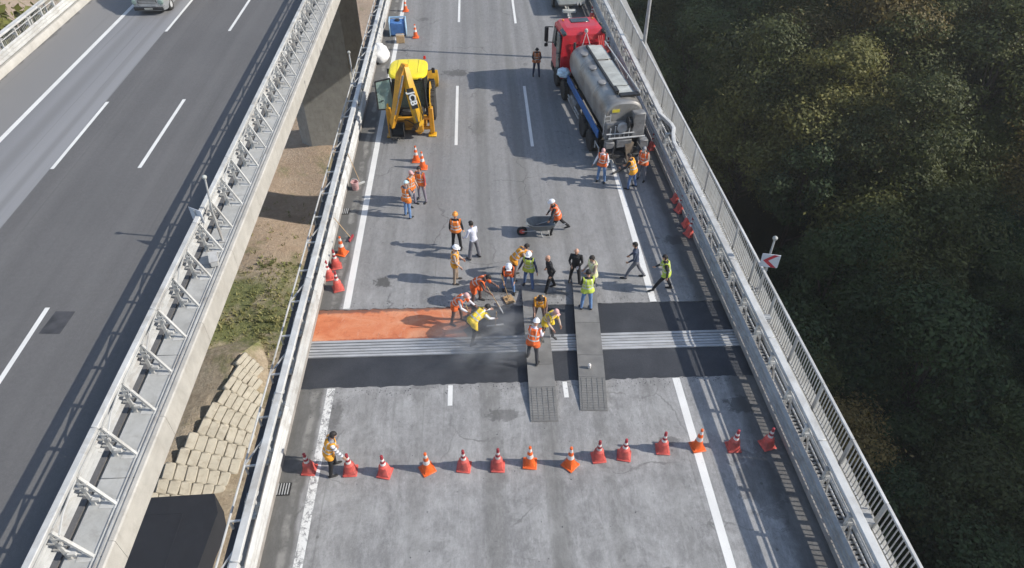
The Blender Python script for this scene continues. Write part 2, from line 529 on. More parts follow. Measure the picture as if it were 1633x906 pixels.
def leaf_mat(name, stops):
    m, nt, b = nodes_of(name)
    oi = N(nt, "ShaderNodeObjectInfo")
    p, x, y, z = world_pos(nt)
    f = mth(nt, 'ADD', mth(nt, 'MULTIPLY', noise(nt, p, 0.35, 4, 0.6), 0.6), mth(nt, 'MULTIPLY', oi.outputs["Random"], 0.4))
    c = ramp(nt, f, stops)
    c = mix(nt, 1.0, c, ramp(nt, noise(nt, p, 2.5, 3), [(0.3, 0.65), (0.7, 1.35)]), 'MULTIPLY')
    nt.links.new(c, b.inputs["Base Color"])
    b.inputs["Roughness"].default_value = 0.6
    b.inputs["Specular IOR Level"].default_value = 0.25
    t = N(nt, "ShaderNodeBsdfTranslucent")
    nt.links.new(c, t.inputs[0])
    mx = N(nt, "ShaderNodeMixShader")
    mx.inputs[0].default_value = 0.32
    nt.links.new(b.outputs[0], mx.inputs[1]); nt.links.new(t.outputs[0], mx.inputs[2])
    nt.links.new(mx.outputs[0], nt.nodes["Material Output"].inputs[0])
    return m

M = {}
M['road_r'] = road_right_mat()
M['road_l'] = road_left_mat()
M['paint'] = paint_mat("lane_paint", 0.37)
M['paint_l'] = paint_mat("lane_paint_clean", 0.28, under=(0.12, 0.118, 0.115))
M['paint_worn'] = paint_mat("lane_paint_worn", 0.47)
M['fresh'] = new_asphalt_mat()
M['orange'] = orange_mat()
M['conc'] = concrete_mat("pale_concrete", (0.46, 0.44, 0.40), (0.25, 0.22, 0.18), 0.45)
M['conc_dk'] = concrete_mat("grey_concrete", (0.34, 0.335, 0.31))
M['conc_walk'] = concrete_mat("walkway_plate", (0.40, 0.40, 0.385), (0.2, 0.19, 0.17), 0.55, 1.5)
M['grate'] = concrete_mat("grey_grating", (0.26, 0.26, 0.25), (0.1, 0.095, 0.085), 0.6, 1.5)
M['curb'] = concrete_mat("stained_curb", (0.30, 0.28, 0.26), (0.12, 0.09, 0.07), 0.6, 2.2)
M['block'] = concrete_mat("sandy_block", (0.45, 0.415, 0.345), (0.2, 0.16, 0.11), 0.7, 1.1)
M['bitumen'] = concrete_mat("bitumen_felt_shade_toned", (0.017, 0.020, 0.029), (0.032, 0.035, 0.045), 0.5, 0.6)  # dark bluish tone puts the deck's shade into the felt colour
M['galv'] = mat("galvanised_steel", (0.42, 0.425, 0.42), 0.6, 0.16, 2.0, 0.0, dirt=(0.22, 0.18, 0.145), dirt_amt=0.55)
M['galv_d'] = mat("dull_zinc_steel", (0.34, 0.345, 0.345), 0.65, 0.16, 3.0, 0.0, dirt=(0.16, 0.14, 0.12), dirt_amt=0.5)
M['galv_w'] = mat("white_coated_steel", (0.50, 0.50, 0.485), 0.6, 0.12, 2.0, 0.0, dirt=(0.27, 0.245, 0.21), dirt_amt=0.6)
M['steel'] = mat("joint_steel", (0.40, 0.405, 0.41), 0.5, 0.15, 1.2, 0.1, dirt=(0.24, 0.23, 0.22), dirt_amt=0.5)
M['dark'] = mat("dark_gap", (0.015, 0.015, 0.016), 0.8, 0.3)
M['plate'] = mat("ramp_plate", (0.195, 0.19, 0.18), 0.7, 0.22, 2.2, 0.1, 0.25, dirt=(0.17, 0.165, 0.155), dirt_amt=0.5)
M['plate_tread'] = mat("ramp_tread_rubber", (0.16, 0.157, 0.15), 0.75, 0.2, 3, 0.0, 0.3, dirt=(0.2, 0.195, 0.18), dirt_amt=0.5)
M['black'] = mat("black_plastic", (0.02, 0.02, 0.021), 0.5, 0.3)
M['rubber'] = mat("tyre_rubber", (0.022, 0.021, 0.02), 0.85, 0.3, 8, dirt=(0.09, 0.08, 0.07), dirt_amt=0.5)
M['wood'] = mat("wood_handle", (0.38, 0.26, 0.14), 0.6, 0.25)
M['terrain'] = terrain_mat()
M['bark'] = mat("bark", (0.09, 0.07, 0.05), 0.9, 0.35, 4, 0, 0.5)
M['glass'] = glass_mat("dark_glass")
M['clear'] = clear_glass("door_glass")
M['cabglass'] = clear_glass("cab_glass", 0.10, 0.55)

# ================================================================ the setting: terrain
def sstep(a, b, v):
    t = min(1, max(0, (v - a) / (b - a)))
    return t * t * (3 - 2 * t)

def shade_ridge_top(y):  # crest of an unseen ridge added to shade the forest
    n = 4 * math.sin(y / 23.0 + 1.0) + 2.5 * math.sin(y / 9.5 + 2.2) + 1.5 * math.sin(y / 5.1)
    sun_notch = 36 * math.exp(-((y - 15) / 16.0) ** 2) + 9 * math.exp(-((y - 60) / 8.0) ** 2)  # gaps shaped to let sun patches reach some crowns
    return 179 + n - sun_notch

def ground_h(x, y):
    left = -25.6 - 0.035 * (y - 30) + 0.35 * math.sin(x * 0.5 + y * 0.23) + 0.25 * math.sin(y * 0.6)
    if x < -34: left += (-34 - x) * 0.12
    right = -43 + sstep(42, 66, y) * (1 - sstep(95, 130, y)) * sstep(24, 44, x) * 11 + 0.11 * max(-60, min(150, y)) + 1.6 * math.sin(x * 0.09 + 1) + 1.2 * math.sin(y * 0.11)
    k = sstep(-8, 16, x)
    z = left * (1 - k) + right * k
    if x > 70:
        zt = shade_ridge_top(y)
        z = z + (zt - z) * ((min(x, 300) - 70) / 230.0) ** 1.5 if x <= 300 else zt - (x - 300) * 0.25
    if y > 170: z += (y - 170) * 0.15
    return z

def terrain():
    xs = [-900, -600, -400, -250, -160, -110, -80, -60, -45] + [-38 + i * 1.2 for i in range(46)] + [20 + 5 * i for i in range(57)] + [320, 360, 420, 520, 700, 900]
    ys = [-500, -350, -220, -140, -90, -60] + [-44 + 3.0 * i for i in range(70)] + [175, 200, 240, 320, 450, 650, 900]
    vs = [(x, y, ground_h(x, y)) for y in ys for x in xs]
    nx = len(xs)
    fs = [(j * nx + i, j * nx + i + 1, (j + 1) * nx + i + 1, (j + 1) * nx + i) for j in range(len(ys) - 1) for i in range(nx - 1)]
    mb = MB(); mb.add(vs, fs)
    tag(mb.build("terrain", M['terrain'], fix=False), kind="structure")
terrain()

# ================================================================ decks and road surfaces
Y0, Y1 = -6.0, 95.0
J0, J1 = 15.93, 16.72         # expansion joint
T0, T1 = 14.60, 18.25         # repair trench
def right_edge(y):            # inner foot of the outer barrier
    return 8.80 - 0.028 * (y - 14.5)

def bridge(name, xl, xr, z0, gl, gr):
    o = MB()
    zt = z0 - 0.09
    o.prism([(xl, zt), (xr, zt), (xr, zt - 0.28), (gr + 1.2, zt - 0.55), (gr, zt - 2.9), (gl, zt - 2.9), (gl - 1.2, zt - 0.55), (xl, zt - 0.28)], 1, Y0, Y1)
    return tag(o.build(name, M['conc_dk']), kind="structure")
bridge("bridge_deck", -7.08, 10.45, 0.0, -2.5, 5.5)
bridge("bridge_deck", -27.9, -9.93, 0.4, -23.0, -15.0)

def sheet(name, quads, m, parent=None, thick=0.0):
    o = MB()
    for q in quads:
        if thick:
            n = len(q)
            vs = [tuple(p) for p in q] + [(p[0], p[1], p[2] - thick) for p in q]
            o.add(vs, [tuple(range(n))] + [(i, (i + 1) % n, (i + 1) % n + n, i + n)[::-1] for i in range(n)])
        else:
            o.add([tuple(p) for p in q], [tuple(range(len(q)))])
    return o.build(name, m, parent, smooth=False, fix=bool(thick))

rg = random.Random(5)
def ragged(xa, ya, xb, yb, z, n=120, amp=.016):
    o = []
    for i in range(n + 1):
        t = i / n
        o.append((xa + (xb - xa) * t, ya + (yb - ya) * t + (rg.gauss(0, amp) if 0 < i < n else 0), z))
    return o
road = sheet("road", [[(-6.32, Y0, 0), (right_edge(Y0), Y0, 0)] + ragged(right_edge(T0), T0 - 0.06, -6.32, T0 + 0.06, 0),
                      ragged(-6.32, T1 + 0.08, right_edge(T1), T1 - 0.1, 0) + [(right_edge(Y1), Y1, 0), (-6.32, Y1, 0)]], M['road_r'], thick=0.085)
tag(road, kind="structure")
# recessed repair strips beside the joint
ns_ = sheet("asphalt_patch", [[(-6.32, T0 - 0.1, -.03), (right_edge(T0), T0 - 0.2, -.03), (right_edge(J0), J0 - .06, -.03), (-6.32, J0 + .06, -.03)]], M['fresh'])
tag(ns_, kind="structure")
fs_ = sheet("asphalt_patch", [[(-0.72, J1 + .01, -.03), (right_edge(J1), J1 - .06, -.03), (right_edge(T1), T1 + .05, -.03), (-0.55, T1 + .15, -.03), (-0.62, 17.95, -.03), (-0.95, 17.75, -.03), (-0.82, 17.5, -.03), (-0.66, 17.3, -.03), (-0.9, 17.1, -.03), (-0.78, 16.9, -.03)]], M['fresh'])
tag(fs_, kind="structure")
op_ = sheet("orange_primer_strip", [[(-6.32, J1 + .06, -.034), (-0.4, J1 + .01, -.034), (-0.4, T1 + .15, -.034), (-6.32, T1 + .2, -.034)]], M['orange'])
tag(op_, kind="structure")

lroad = sheet("road", [[(-26.6, Y0, .4), (-11.1, Y0, .4), (-11.1, Y1, .4), (-26.6, Y1, .4)]], M['road_l'], thick=0.085)
tag(lroad, kind="structure")

# painted markings, each stripe its own piece
def stripe(parent, xc, w, y0, y1, z, m, skew=0.0):
    o = MB()
    n = max(1, int((y1 - y0) / 3))
    for i in range(n):
        a, b = y0 + (y1 - y0) * i / n, y0 + (y1 - y0) * (i + 1) / n
        xa, xb = xc + skew * (a - y0), xc + skew * (b - y0)
        o.add([(xa - w / 2, a, z), (xa + w / 2, a, z), (xb + w / 2, b, z), (xb - w / 2, b, z)], [(0, 1, 2, 3)])
    return o.build("lane_marking", m, parent, smooth=False, fix=False)
stripe(road, -5.13, 0.25, Y0, T0 + 0.02, .005, M['paint_worn'])
stripe(road, -5.13, 0.25, T1 + 0.1, Y1, .005, M['paint'])
stripe(road, 6.08, 0.24, Y0, T0 - 0.06, .005, M['paint'])
stripe(road, 6.08, 0.24, T1 - 0.06, Y1, .005, M['paint'])
for y0, y1 in ((13.75, 14.58), (29.7, 36.1), (45.4, 51.8), (61, 67)):
    stripe(road, -1.29, 0.15, y0, y1, .005, M['paint'])
for y0, y1 in ((13.9, 14.55), (29.4, 35.9), (45.0, 51.5), (60.7, 67)):
    stripe(road, 2.42, 0.15, y0, y1, .005, M['paint'])
stripe(lroad, -23.2, 0.26, Y0, Y1, .405, M['paint_l'])
for k in range(-1, 5):
    y0 = 27.8 + 15.9 * k
    stripe(lroad, -19.55, 0.17, y0, y0 + 6.5, .405, M['paint_l'])
    stripe(lroad, -15.62, 0.17, y0 - .1, y0 + 6.6, .405, M['paint_l'])
# square patch on the other road
sheet("repair_patch", [[(-15.35, 17.2, .405), (-14.62, 17.15, .405), (-14.55, 18.25, .405), (-15.25, 18.3, .405)]], mat("patch_asphalt", (0.055, 0.055, 0.06), 0.8, 0.5, 1.5), lroad)
# drain grates by the kerb
for gx, gy in ((-5.95, 11.0), (-6.0, 24.4)):
    g = MB()
    g.box((gx, gy, .012), (.42, .40, .02), 1)
    for i in range(5): g.box((gx - .15 + i * .075, gy, .028), (.028, .36, .02), 0)
    g.build("drain_grate", [M['galv'], M['dark']], road)

# ---------------------------------------------------------------- expansion joint
ej = empty("expansion_joint", (1.2, (J0 + J1) / 2, 0))
tag(ej, "wide steel expansion joint of parallel beams crossing the closed carriageway", "expansion joint")
NB = 6
for i in range(NB):
    b = MB()
    y = -0.33 + i * 0.132
    b.box((0.02, y, -0.035 + (0.012 if i in (0, NB - 1) else 0)), (15.35, 0.104, 0.06), bev=0.006)
    o = b.build("joint_beam", M['steel'], ej, rot=(0, 0, -0.0085))
b = MB(); b.box((0, 0, -0.085), (15.4, 0.80, 0.02)); b.build("seal", M['dark'], ej, rot=(0, 0, -0.0085))

# ================================================================ barriers
def thrie_profile(sg, x0, zb, zt):
    # corrugated road-side face; sg=+1 road is towards -x
    pts = [(x0, zb)]
    hgt = (zt - zb) / 3
    for k in range(3):
        z = zb + k * hgt
        pts += [(x0 - sg * 0.03, z + .10 * hgt), (x0 - sg * 0.105, z + .30 * hgt), (x0 - sg * 0.115, z + .5 * hgt), (x0 - sg * 0.105, z + .70 * hgt), (x0 - sg * 0.03, z + .90 * hgt)]
        pts.append((x0 - sg * 0.018, z + hgt))
    back = [(p[0] + sg * 0.008, p[1]) for p in pts]
    return pts + back[::-1]

def make_barrier(label, origin, rz, sg, length, spacing, group=None, curb=True, gaps=None, braces=True, top_path=None, mrail='galv', mtop='galv', toff=0.2, tw=0.2):
    """along local +y; sg=+1: the road lies towards local -x"""
    root = empty("steel_barrier", origin, rz)
    tag(root, label, "barrier", group)
    seg = spacing * 3
    n = int(length / seg)
    rail = MB(); rail.prism(thrie_profile(sg, -0.02 * sg, 0.42, 1.02), 1, 0.004, seg - 0.004)
    rme = rail.mesh("guard_rail", M[mrail])
    sp = MB(); sp.prism([(0.0 + sg * 0.0, 0), (0.0, 0)] if False else [(-0.012 * sg, 0.58), (-0.012 * sg, 0.86), (0.012 * sg, 0.86), (0.012 * sg, 0.58)], 1, -0.06, 0.06)
    tub = MB()
    tx_ = toff - .03 if toff > .1 else .2
    tub.loft([(tx_ * sg, 0.0, 1.255), (tx_ * sg, seg - .01, 1.255)], [0.026, 0.026], 8)
    tme = tub.mesh("mid_tube", M[mrail])
    top = MB(); top.box((toff * sg, seg / 2, 1.53), (tw, seg - 0.012, 0.13), bev=0.02)
    tpm = top.mesh("top_beam", M[mtop])
    for i in range(n):
        link_mesh("guard_rail", rme, root, (0, i * seg, 0))
        link_mesh("mid_tube", tme, root, (0, i * seg, 0))
        if top_path is None:
            link_mesh("top_beam", tpm, root, (0, i * seg, 0))
    if top_path is not None:
        for (a, b2, dx) in top_path['runs']:
            k = max(1, round((b2 - a) / seg))
            L = (b2 - a) / k
            t = MB(); t.box((toff * sg, L / 2, 1.53), (tw, L - 0.012, 0.13), bev=0.02)
            tm = t.mesh("top_beam", M[mtop])
            for i in range(k):
                link_mesh("top_beam", tm, root, (dx, a + i * L, 0))
        t = MB(); t.loft(top_path['bend'], [(.09, .1)] * len(top_path['bend']), 8, p=4)
        t.build("bent_rail_end", M[mtop], root)
    # one post with its spacers, brace and foot plate
    post = MB()
    post.box((0.16 * sg, 0, 0.70), (0.12, 0.08, 1.42), bev=0.008)
    post.box((0.05 * sg, 0, 0.86), (0.16, 0.10, 0.07)); post.box((0.05 * sg, 0, 0.56), (0.16, 0.10, 0.07))
    post.box((0.26 * sg, 0, 1.06), (0.22, 0.11, 0.06)); post.box(((toff * .7 + .05) * sg, 0, 1.405), (0.26, 0.13, 0.03))
    if braces == 'simple':
        post.box((0.30 * sg, 0, 0.98), (0.3, 0.10, 0.05)); post.bar((0.22 * sg, 0, 1.36), (0.5 * sg, 0, 0.05), 0.05, 0.06, ref=(0, 1, 0)); post.box((0.34 * sg, 0, 0.025), (0.40, 0.22, 0.03))
    elif braces:
        post.bar((0.22 * sg, 0, 1.36), (0.72 * sg, 0, 0.05), 0.07, 0.08, ref=(0, 1, 0))
        post.bar((0.16 * sg, 0, 0.72), (0.47 * sg, 0, 0.72), 0.06, 0.05)
        post.bar((0.16 * sg, 0, 0.45), (0.5 * sg, 0, 0.22), 0.06, 0.06)
        post.box((0.55 * sg, 0, 0.025), (0.46, 0.26, 0.03))
        post.box((0.3 * sg, 0.0, 0.88), (0.06, 0.2, 0.12)); post.box((0.34 * sg, 0.0, 0.34), (0.2, 0.2, 0.1))
    pme = post.mesh("post", M[mtop])
    rj = random.Random(int(length * 10 + spacing * 100))
    for i in range(int(length / spacing) + 1):
        link_mesh("post", pme, root, (0, i * spacing + 0.2 + rj.uniform(-.03, .03), 0), (0, 0, rj.uniform(-.05, .05)))
    if braces == 'back':
        for i in range(0, int(length / spacing), 2):
            a = i * spacing + 0.2
            t = MB(); t.loft([(0.34 * sg, a, 1.15), (0.28 * sg, a + 0.5, 1.3), (0.24 * sg, a + spacing * 0.95, 1.39)], [.028] * 3, 6)
            t.build("stay_cable", M[mrail], root)
    if curb:
        c = MB(); c.box((0.22 * sg, length / 2, 0.09), (0.5, length, 0.2), bev=0.02)
        c.build("curb", M['curb'], root)
    return root

# outer barrier of the closed carriageway (right side of the picture)
ang = math.atan(0.028)
rb_y0 = 3.0
rb_x0 = right_edge(rb_y0) - 0.12
def bl(s): return (0.2 + 0.0, s, 1.51)
rb = make_barrier("steel safety barrier between the closed carriageway and the forest side walkway", (rb_x0, rb_y0, 0), ang, 1, 64, 1.37,
                  curb=True, braces='simple', toff=0.24, tw=0.24, mrail='galv_d', mtop='galv_w',
                  top_path={'runs': [(0, 23.4, 0.0), (26.6, 64, 0.02)],
                            'bend': [(.24, 23.3, 1.51), (.22, 23.8, 1.51), (.34, 24.5, 1.53), (.50, 25.0, 1.55), (.47, 25.4, 1.56), (.33, 26.0, 1.54), (.23, 26.5, 1.51), (.22, 26.8, 1.51)]})
# median side barrier of the closed carriageway
mbx = make_barrier("white steel barrier along the median edge of the closed carriageway", (-6.16, 3.0, 0), -0.002, -1, 64, 1.70, curb=True, braces=True, mrail='galv_w', mtop='galv_w', toff=0.04, tw=0.22)
# barrier of the open road, seen from behind
lb = make_barrier("steel barrier with A shaped braced posts along the open road", (-10.98, 2.6, 0.4), 0.0, 1, 64, 1.55, curb=False, braces='back', mtop='galv_w')
# far barrier of the open road
fb = make_barrier("pale steel barrier on the far edge of the open road", (-26.75, 20.0, 0.4), 0.0, -1, 56, 1.6, curb=True, braces=False, mrail='galv_w', mtop='galv_w')

# open road: walkway plates and fascia panels
wk = empty("walkway", (-10.5, 0, 0.4)); tag(wk, kind="structure")
pl = MB(); pl.box((0.02, 0, 0.0), (1.0, 2.30, 0.05), bev=0.008); plm = pl.mesh("cover_plate", M['conc_walk'])
for i in range(24): link_mesh("cover_plate", plm, wk, (0.0, 3.2 + i * 2.32, 0.0))
ed = MB(); ed.box((0.38, 30, 0.05), (0.05, 62, 0.06)); ed.build("cable_duct", M['galv'], wk)
ed = MB(); ed.box((0.26, 30, 0.04), (0.025, 62, 0.04)); ed.build("cable_duct", M['galv'], wk)
fa = empty("fascia", (-9.90, 0, 0.05)); tag(fa, "long pale precast fascia beam along the open road's edge", "fascia")
fp = MB(); fp.prism([(-0.12, 0.42), (0.0, 0.42), (0.04, 0.38), (0.04, -0.52), (-0.04, -0.56), (-0.12, -0.5)], 1, 0.006, 3.994)
fpm = fp.mesh("fascia_panel", M['conc'])
for i in range(16): link_mesh("fascia_panel", fpm, fa, (0, 1.4 + 4 * i, 0))
# white ledge on the far edge of the open road
c = MB(); c.prism([(-26.45, .39), (-26.45, .62), (-26.55, .80), (-26.72, .80), (-26.72, .39)], 1, 12, 80)
tag(c.build("kerb_parapet", M['conc']), "low pale concrete kerb along the far edge of the open road", "kerb")

# median edge strip of the closed carriageway
me_ = empty("median_edge_rail", (-7.04, 0, 0.18)); tag(me_, "thin pale edge rail above the gap between the two bridges", "edge rail")
t = MB(); t.box((0, 32, 0.30), (0.05, 70, 0.06), bev=0.01); t.build("rail", M['galv_w'], me_)
br = MB(); br.bar((0, 0, .29), (0.42, 0, .33), .05, .05); br.bar((0, 0.03, -.26), (0, 0.03, .29), .05, .05)
brm = br.mesh("bracket", M['galv_w'])
dg = MB(); dg.bar((0.02, 0.05, .31), (0.40, 0.85, .42), .04, .04); dgm = dg.mesh("diagonal_stay", M['galv_w'])
for i in range(34):
    link_mesh("bracket", brm, me_, (0, 3 + i * 1.7, 0))
    if i % 2: link_mesh("diagonal_stay", dgm, me_, (0, 3 + i * 1.7, 0))
st = MB(); st.box((-6.72, 40, -0.02), (0.7, 92, 0.12)); tag(st.build("edge_shade_strip", M['fresh']), kind="structure")  # dark asphalt colour stands in for the barrier's shade on this strip

# walkway and baluster railing on the forest side
def out_x(y): return 10.09 - 0.0245 * (y - 10.0)
wr = empty("walkway", (0, 0, 0)); tag(wr, kind="structure")
rang = math.atan(0.0245)
slab = MB(); slab.box((0, 0, 0.0), (1.06, 1.40, 0.05), bev=0.006)
slm = slab.mesh("grating_panel", M['conc_walk'])
bars = MB()
for i in range(10): bars.box((0, -0.62 + i * 0.138, 0.035), (0.98, 0.085, 0.025))
bars.box((0, 0, 0.018), (1.02, 1.38, 0.02), 1)
brm2 = bars.mesh("grating_panel", [M['grate'], M['dark']])
for i in range(44):
    y = 4 + i * 1.43
    link_mesh("grating_panel", slm if i % 5 == 2 else brm2, wr, (out_x(y) - 0.60, y, 0.02), (0, 0, rang))
# cable tray
tray = empty("cable_tray", (out_x(4) - 0.22, 4, 0), rang); tag(tray, "long cable tray with pale clips running beside the railing", "cable tray")
t = MB(); t.box((0, 31, 0.16), (0.17, 62, 0.05)); t.build("tray", M['galv'], tray)
t = MB()
for k in range(3): t.loft([(-.05 + .05 * k + .012 * math.sin(j * 1.3 + k), j * 2.0, .20) for j in range(32)], [.018] * 32, 6)
t.build("cable", M['black'], tray)
clip = MB(); clip.box((0.05, 0, .235), (0.075, 0.085, 0.03), bev=0.006); clm = clip.mesh("clip", M['galv_w'])
for i in range(280): link_mesh("clip", clm, tray, (0, 2.0 + i * 0.16, 0))
pi_ = MB(); pi_.loft([(-.26, 0, .12), (-.26, 20, .12), (-.30, 21, .16), (-.26, 22, .12), (-.26, 60, .12)], [.06] * 5, 10)
pi_.loft([(-.40, 0, .09), (-.38, 8, .09), (-.42, 14, .09), (-.40, 60, .09)], [.035] * 4, 8)
pi_.build("pipe", M['galv'], tray)

rl = empty("baluster_railing", (out_x(3.0), 3.0, 0), rang)
tag(rl, "pale metal baluster railing on the bridge's outer edge above the forest", "railing")
RL = 64
hr = MB(); hr.box((0, 1.0, 1.28), (0.10, 1.992, 0.07), bev=0.015); hrm = hr.mesh("hand_rail", M['galv_w'])
lr = MB(); lr.box((0, 1.0, 0.14), (0.05, 1.992, 0.04)); lrm = lr.mesh("bottom_rail", M['galv'])
ps = MB(); ps.box((0, 0, 0.64), (0.07, 0.13, 1.22), bev=0.01); psm = ps.mesh("post", M['galv_w'])
bal = MB(); bal.box((0, 0, 0.705), (0.022, 0.03, 1.09)); balm = bal.mesh("baluster", M['galv_w'])
for i in range(RL // 2):
    link_mesh("hand_rail", hrm, rl, (0, i * 2, 0)); link_mesh("bottom_rail", lrm, rl, (0, i * 2, 0)); link_mesh("post", psm, rl, (0, i * 2, 0))
rest = MB(); nb = 0
for i in range(RL * 7):
    s = (i + 0.5) / 7.0
    if (s % 2) < 0.09 or (s % 2) > 1.91: continue
    nb += 1
    if s > 2.5 and nb < 318: link_mesh("baluster", balm, rl, (0, s, 0))
    else: rest.box((0, s, 0.705), (0.022, 0.03, 1.09))
tag(rest.build("far_balusters", M['galv_w'], rl), kind="stuff")
c = MB(); c.prism([(-.14, .03), (.16, .03), (.2, -.02), (.2, -.42), (-.1, -.42), (-.14, -.3)], 1, 0, RL); c.build("edge_beam", M['conc_dk'], rl)

# railing behind the open road's far barrier
fr = empty("far_railing", (-27.6, 24, 0.4)); tag(fr, "pale vertical bar railing beyond the open road's far barrier", "railing")
for i in range(22):
    link_mesh("hand_rail", hrm, fr, (0, i * 2, 0)); link_mesh("post", psm, fr, (0, i * 2, 0)); link_mesh("bottom_rail", lrm, fr, (0, i * 2, 0))
for i in range(44 * 6):
    if i % 12: link_mesh("baluster", balm, fr, (0, i / 6.0, 0))

# ================================================================ piers, block revetment, dark box in the gap
def pier(x0, x1, y0, y1, zt, zb, ch, label):
    r = empty("bridge_pier", ((x0 + x1) / 2, (y0 + y1) / 2, zb)); tag(r, label, "pier", "bridge piers")
    w, d = (x1 - x0) / 2, (y1 - y0) / 2
    poly = [(-w + ch, -d), (w - ch, -d), (w, -d + ch), (w, d - ch), (w - ch, d), (-w + ch, d), (-w, d - ch), (-w, -d + ch)]
    h = zt - zb
    n = 8
    for i in range(n):
        s = MB(); s.prism(poly, 2, h * i / n + 0.015, h * (i + 1) / n)
        s.build("concrete_lift", M['conc_dk'], r)
    f = MB(); f.box((0, 0, 0.15), (2 * w + 1.2, 2 * d + 1.2, 0.7), bev=0.05); f.build("footing", M['conc_dk'], r)
pier(-22.6, -13.4, 76.0, 80.0, -2.6, ground_h(-18, 78) - 0.8, 1.6, "tall grey chamfered concrete pier standing in the gap between the bridges")
pier(-3.0, 6.0, 57.5, 61.5, -2.9, ground_h(0, 60) - 0.8, 1.4, "concrete pier under the closed carriageway")

bb = empty("covered_foundation", (-21.2, 21.2, -25.6)); tag(bb, "flat bitumen covered foundation block with shade painted into its colour, below the bridges at the bottom left", "foundation")
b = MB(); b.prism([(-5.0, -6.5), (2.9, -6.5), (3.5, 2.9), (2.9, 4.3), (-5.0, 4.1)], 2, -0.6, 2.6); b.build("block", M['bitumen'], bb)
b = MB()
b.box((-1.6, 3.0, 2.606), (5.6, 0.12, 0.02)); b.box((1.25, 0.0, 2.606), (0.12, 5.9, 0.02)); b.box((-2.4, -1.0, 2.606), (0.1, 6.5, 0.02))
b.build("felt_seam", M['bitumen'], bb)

rv = empty("block_revetment", (-20, 31, -25.5)); tag(rv, "curved revetment of sandy concrete blocks on the slope below the bridges", "revetment")
Lp = [Vector(p) for p in ((-19.9, 38.9, -23.9), (-20.4, 35.2, -24.0), (-21.6, 31.2, -24.1), (-22.9, 27.6, -24.3), (-23.6, 24.6, -24.6))]
Rp = [Vector(p) for p in ((-18.5, 38.2, -25.7), (-17.9, 34.6, -25.9), (-18.0, 31.0, -26.0), (-18.8, 27.8, -26.0), (-19.7, 25.0, -26.0))]
def plerp(P, t):
    t = t * (len(P) - 1); i = min(int(t), len(P) - 2); return P[i].lerp(P[i + 1], t - i)
blk = MB(); blk.box((0, 0, 0), (1.0, 0.985, 0.6), bev=0.10); blkm = blk.mesh("block", M['block'])
rr = random.Random(3)
NU, NV = 6, 12
for j in range(NV):
    for i in range(NU):
        if j < 2 and i > 4: continue
        off = 0.5 if j % 2 else 0.0
        u, v = (i + 0.25 + off * 0.5) / NU, (j + 0.5) / NV
        a, b = plerp(Lp, v), plerp(Rp, v)
        p = a.lerp(b, u)
        du = (b - a) / NU
        dv = (plerp(Lp, min(1, v + .05)).lerp(plerp(Rp, min(1, v + .05)), u) - plerp(Lp, max(0, v - .05)).lerp(plerp(Rp, max(0, v - .05)), u)) / (0.1 * NV if 0.05 < v < 0.95 else 0.0833 * NV)
        x = du.normalized(); z = x.cross(dv).normalized()
        if z.z < 0: z = -z
        y = z.cross(x)
        o = link_mesh("block", blkm, rv)
        T = Matrix((x, y, z)).transposed().to_4x4()
        o.matrix_local = Matrix.Translation(p - Vector(rv.location) + z * rr.uniform(-.03, .05)) @ T @ Matrix.Rotation(rr.uniform(-.06, .06), 4, 'Z') @ Matrix.Rotation(0.20 + rr.uniform(-.03, .03), 4, 'X') @ Matrix.Rotation(rr.uniform(-.07, .07), 4, 'Y') @ Matrix.Diagonal((du.length * rr.uniform(.97, 1.0), dv.length * rr.uniform(.97, 1.02), 1, 1))
# earth under the blocks
eb = MB()
vs = []
for j in range(13):
    v = j / 12
    a, b = plerp(Lp, v), plerp(Rp, v)
    for q in (a + Vector((-5.5, 1.5, -1.9)), a + Vector((-1.6, 0.2, -.35)), a + Vector((-.3, 0, -.2)), b + Vector((.3, 0, -.3)), b + Vector((1.4, 0, -1.5))):
        vs.append(q + Vector((rr.uniform(-.15, .15), 0, rr.uniform(-.12, .12))))
for q in range(5): vs.append(vs[q] + Vector((0.6, 4.0, -2.2)))
fs = [(j * 5 + i, j * 5 + i + 1, (j + 1) * 5 + i + 1, (j + 1) * 5 + i) for j in range(12) for i in range(4)]
fs += [(65 + i, 65 + i + 1, i + 1, i) for i in range(4)]
eb.add(vs, fs)
tag(eb.build("embankment", M['terrain']), kind="structure")

# grass tufts and weeds on the slope
M['grass'] = leaf_mat("dry_grass", [(0.3, (0.15, 0.17, 0.06)), (0.5, (0.25, 0.26, 0.10)), (0.7, (0.40, 0.34, 0.17))])
gm = MB()
for i in range(1500):
    cx, cy = rr.gauss(-20.5, 2.6), rr.uniform(26, 64)
    if 41 < cy < 53 and rr.random() < .8 or rr.random() < 0.10:
        z = ground_h(cx, cy)
        if cy < 38.5 and -24 < cx < -17.6: continue
        for k in range(5):
            a = rr.uniform(0, 6.28); h = rr.uniform(.12, .32); w = rr.uniform(.05, .12)
            px, py = cx + rr.gauss(0, .15), cy + rr.gauss(0, .15)
            dx, dy = math.cos(a) * w, math.sin(a) * w
            lx, ly = rr.gauss(0, .15), rr.gauss(0, .15)
            gm.add([(px - dx, py - dy, z - .05), (px + dx, py + dy, z - .05), (px + lx, py + ly, z + h)], [(0, 1, 2)])
tag(gm.build("grass", M['grass'], smooth=False, fix=False), "dry green grass tufts on the slope between the bridges", "grass", kind="stuff")

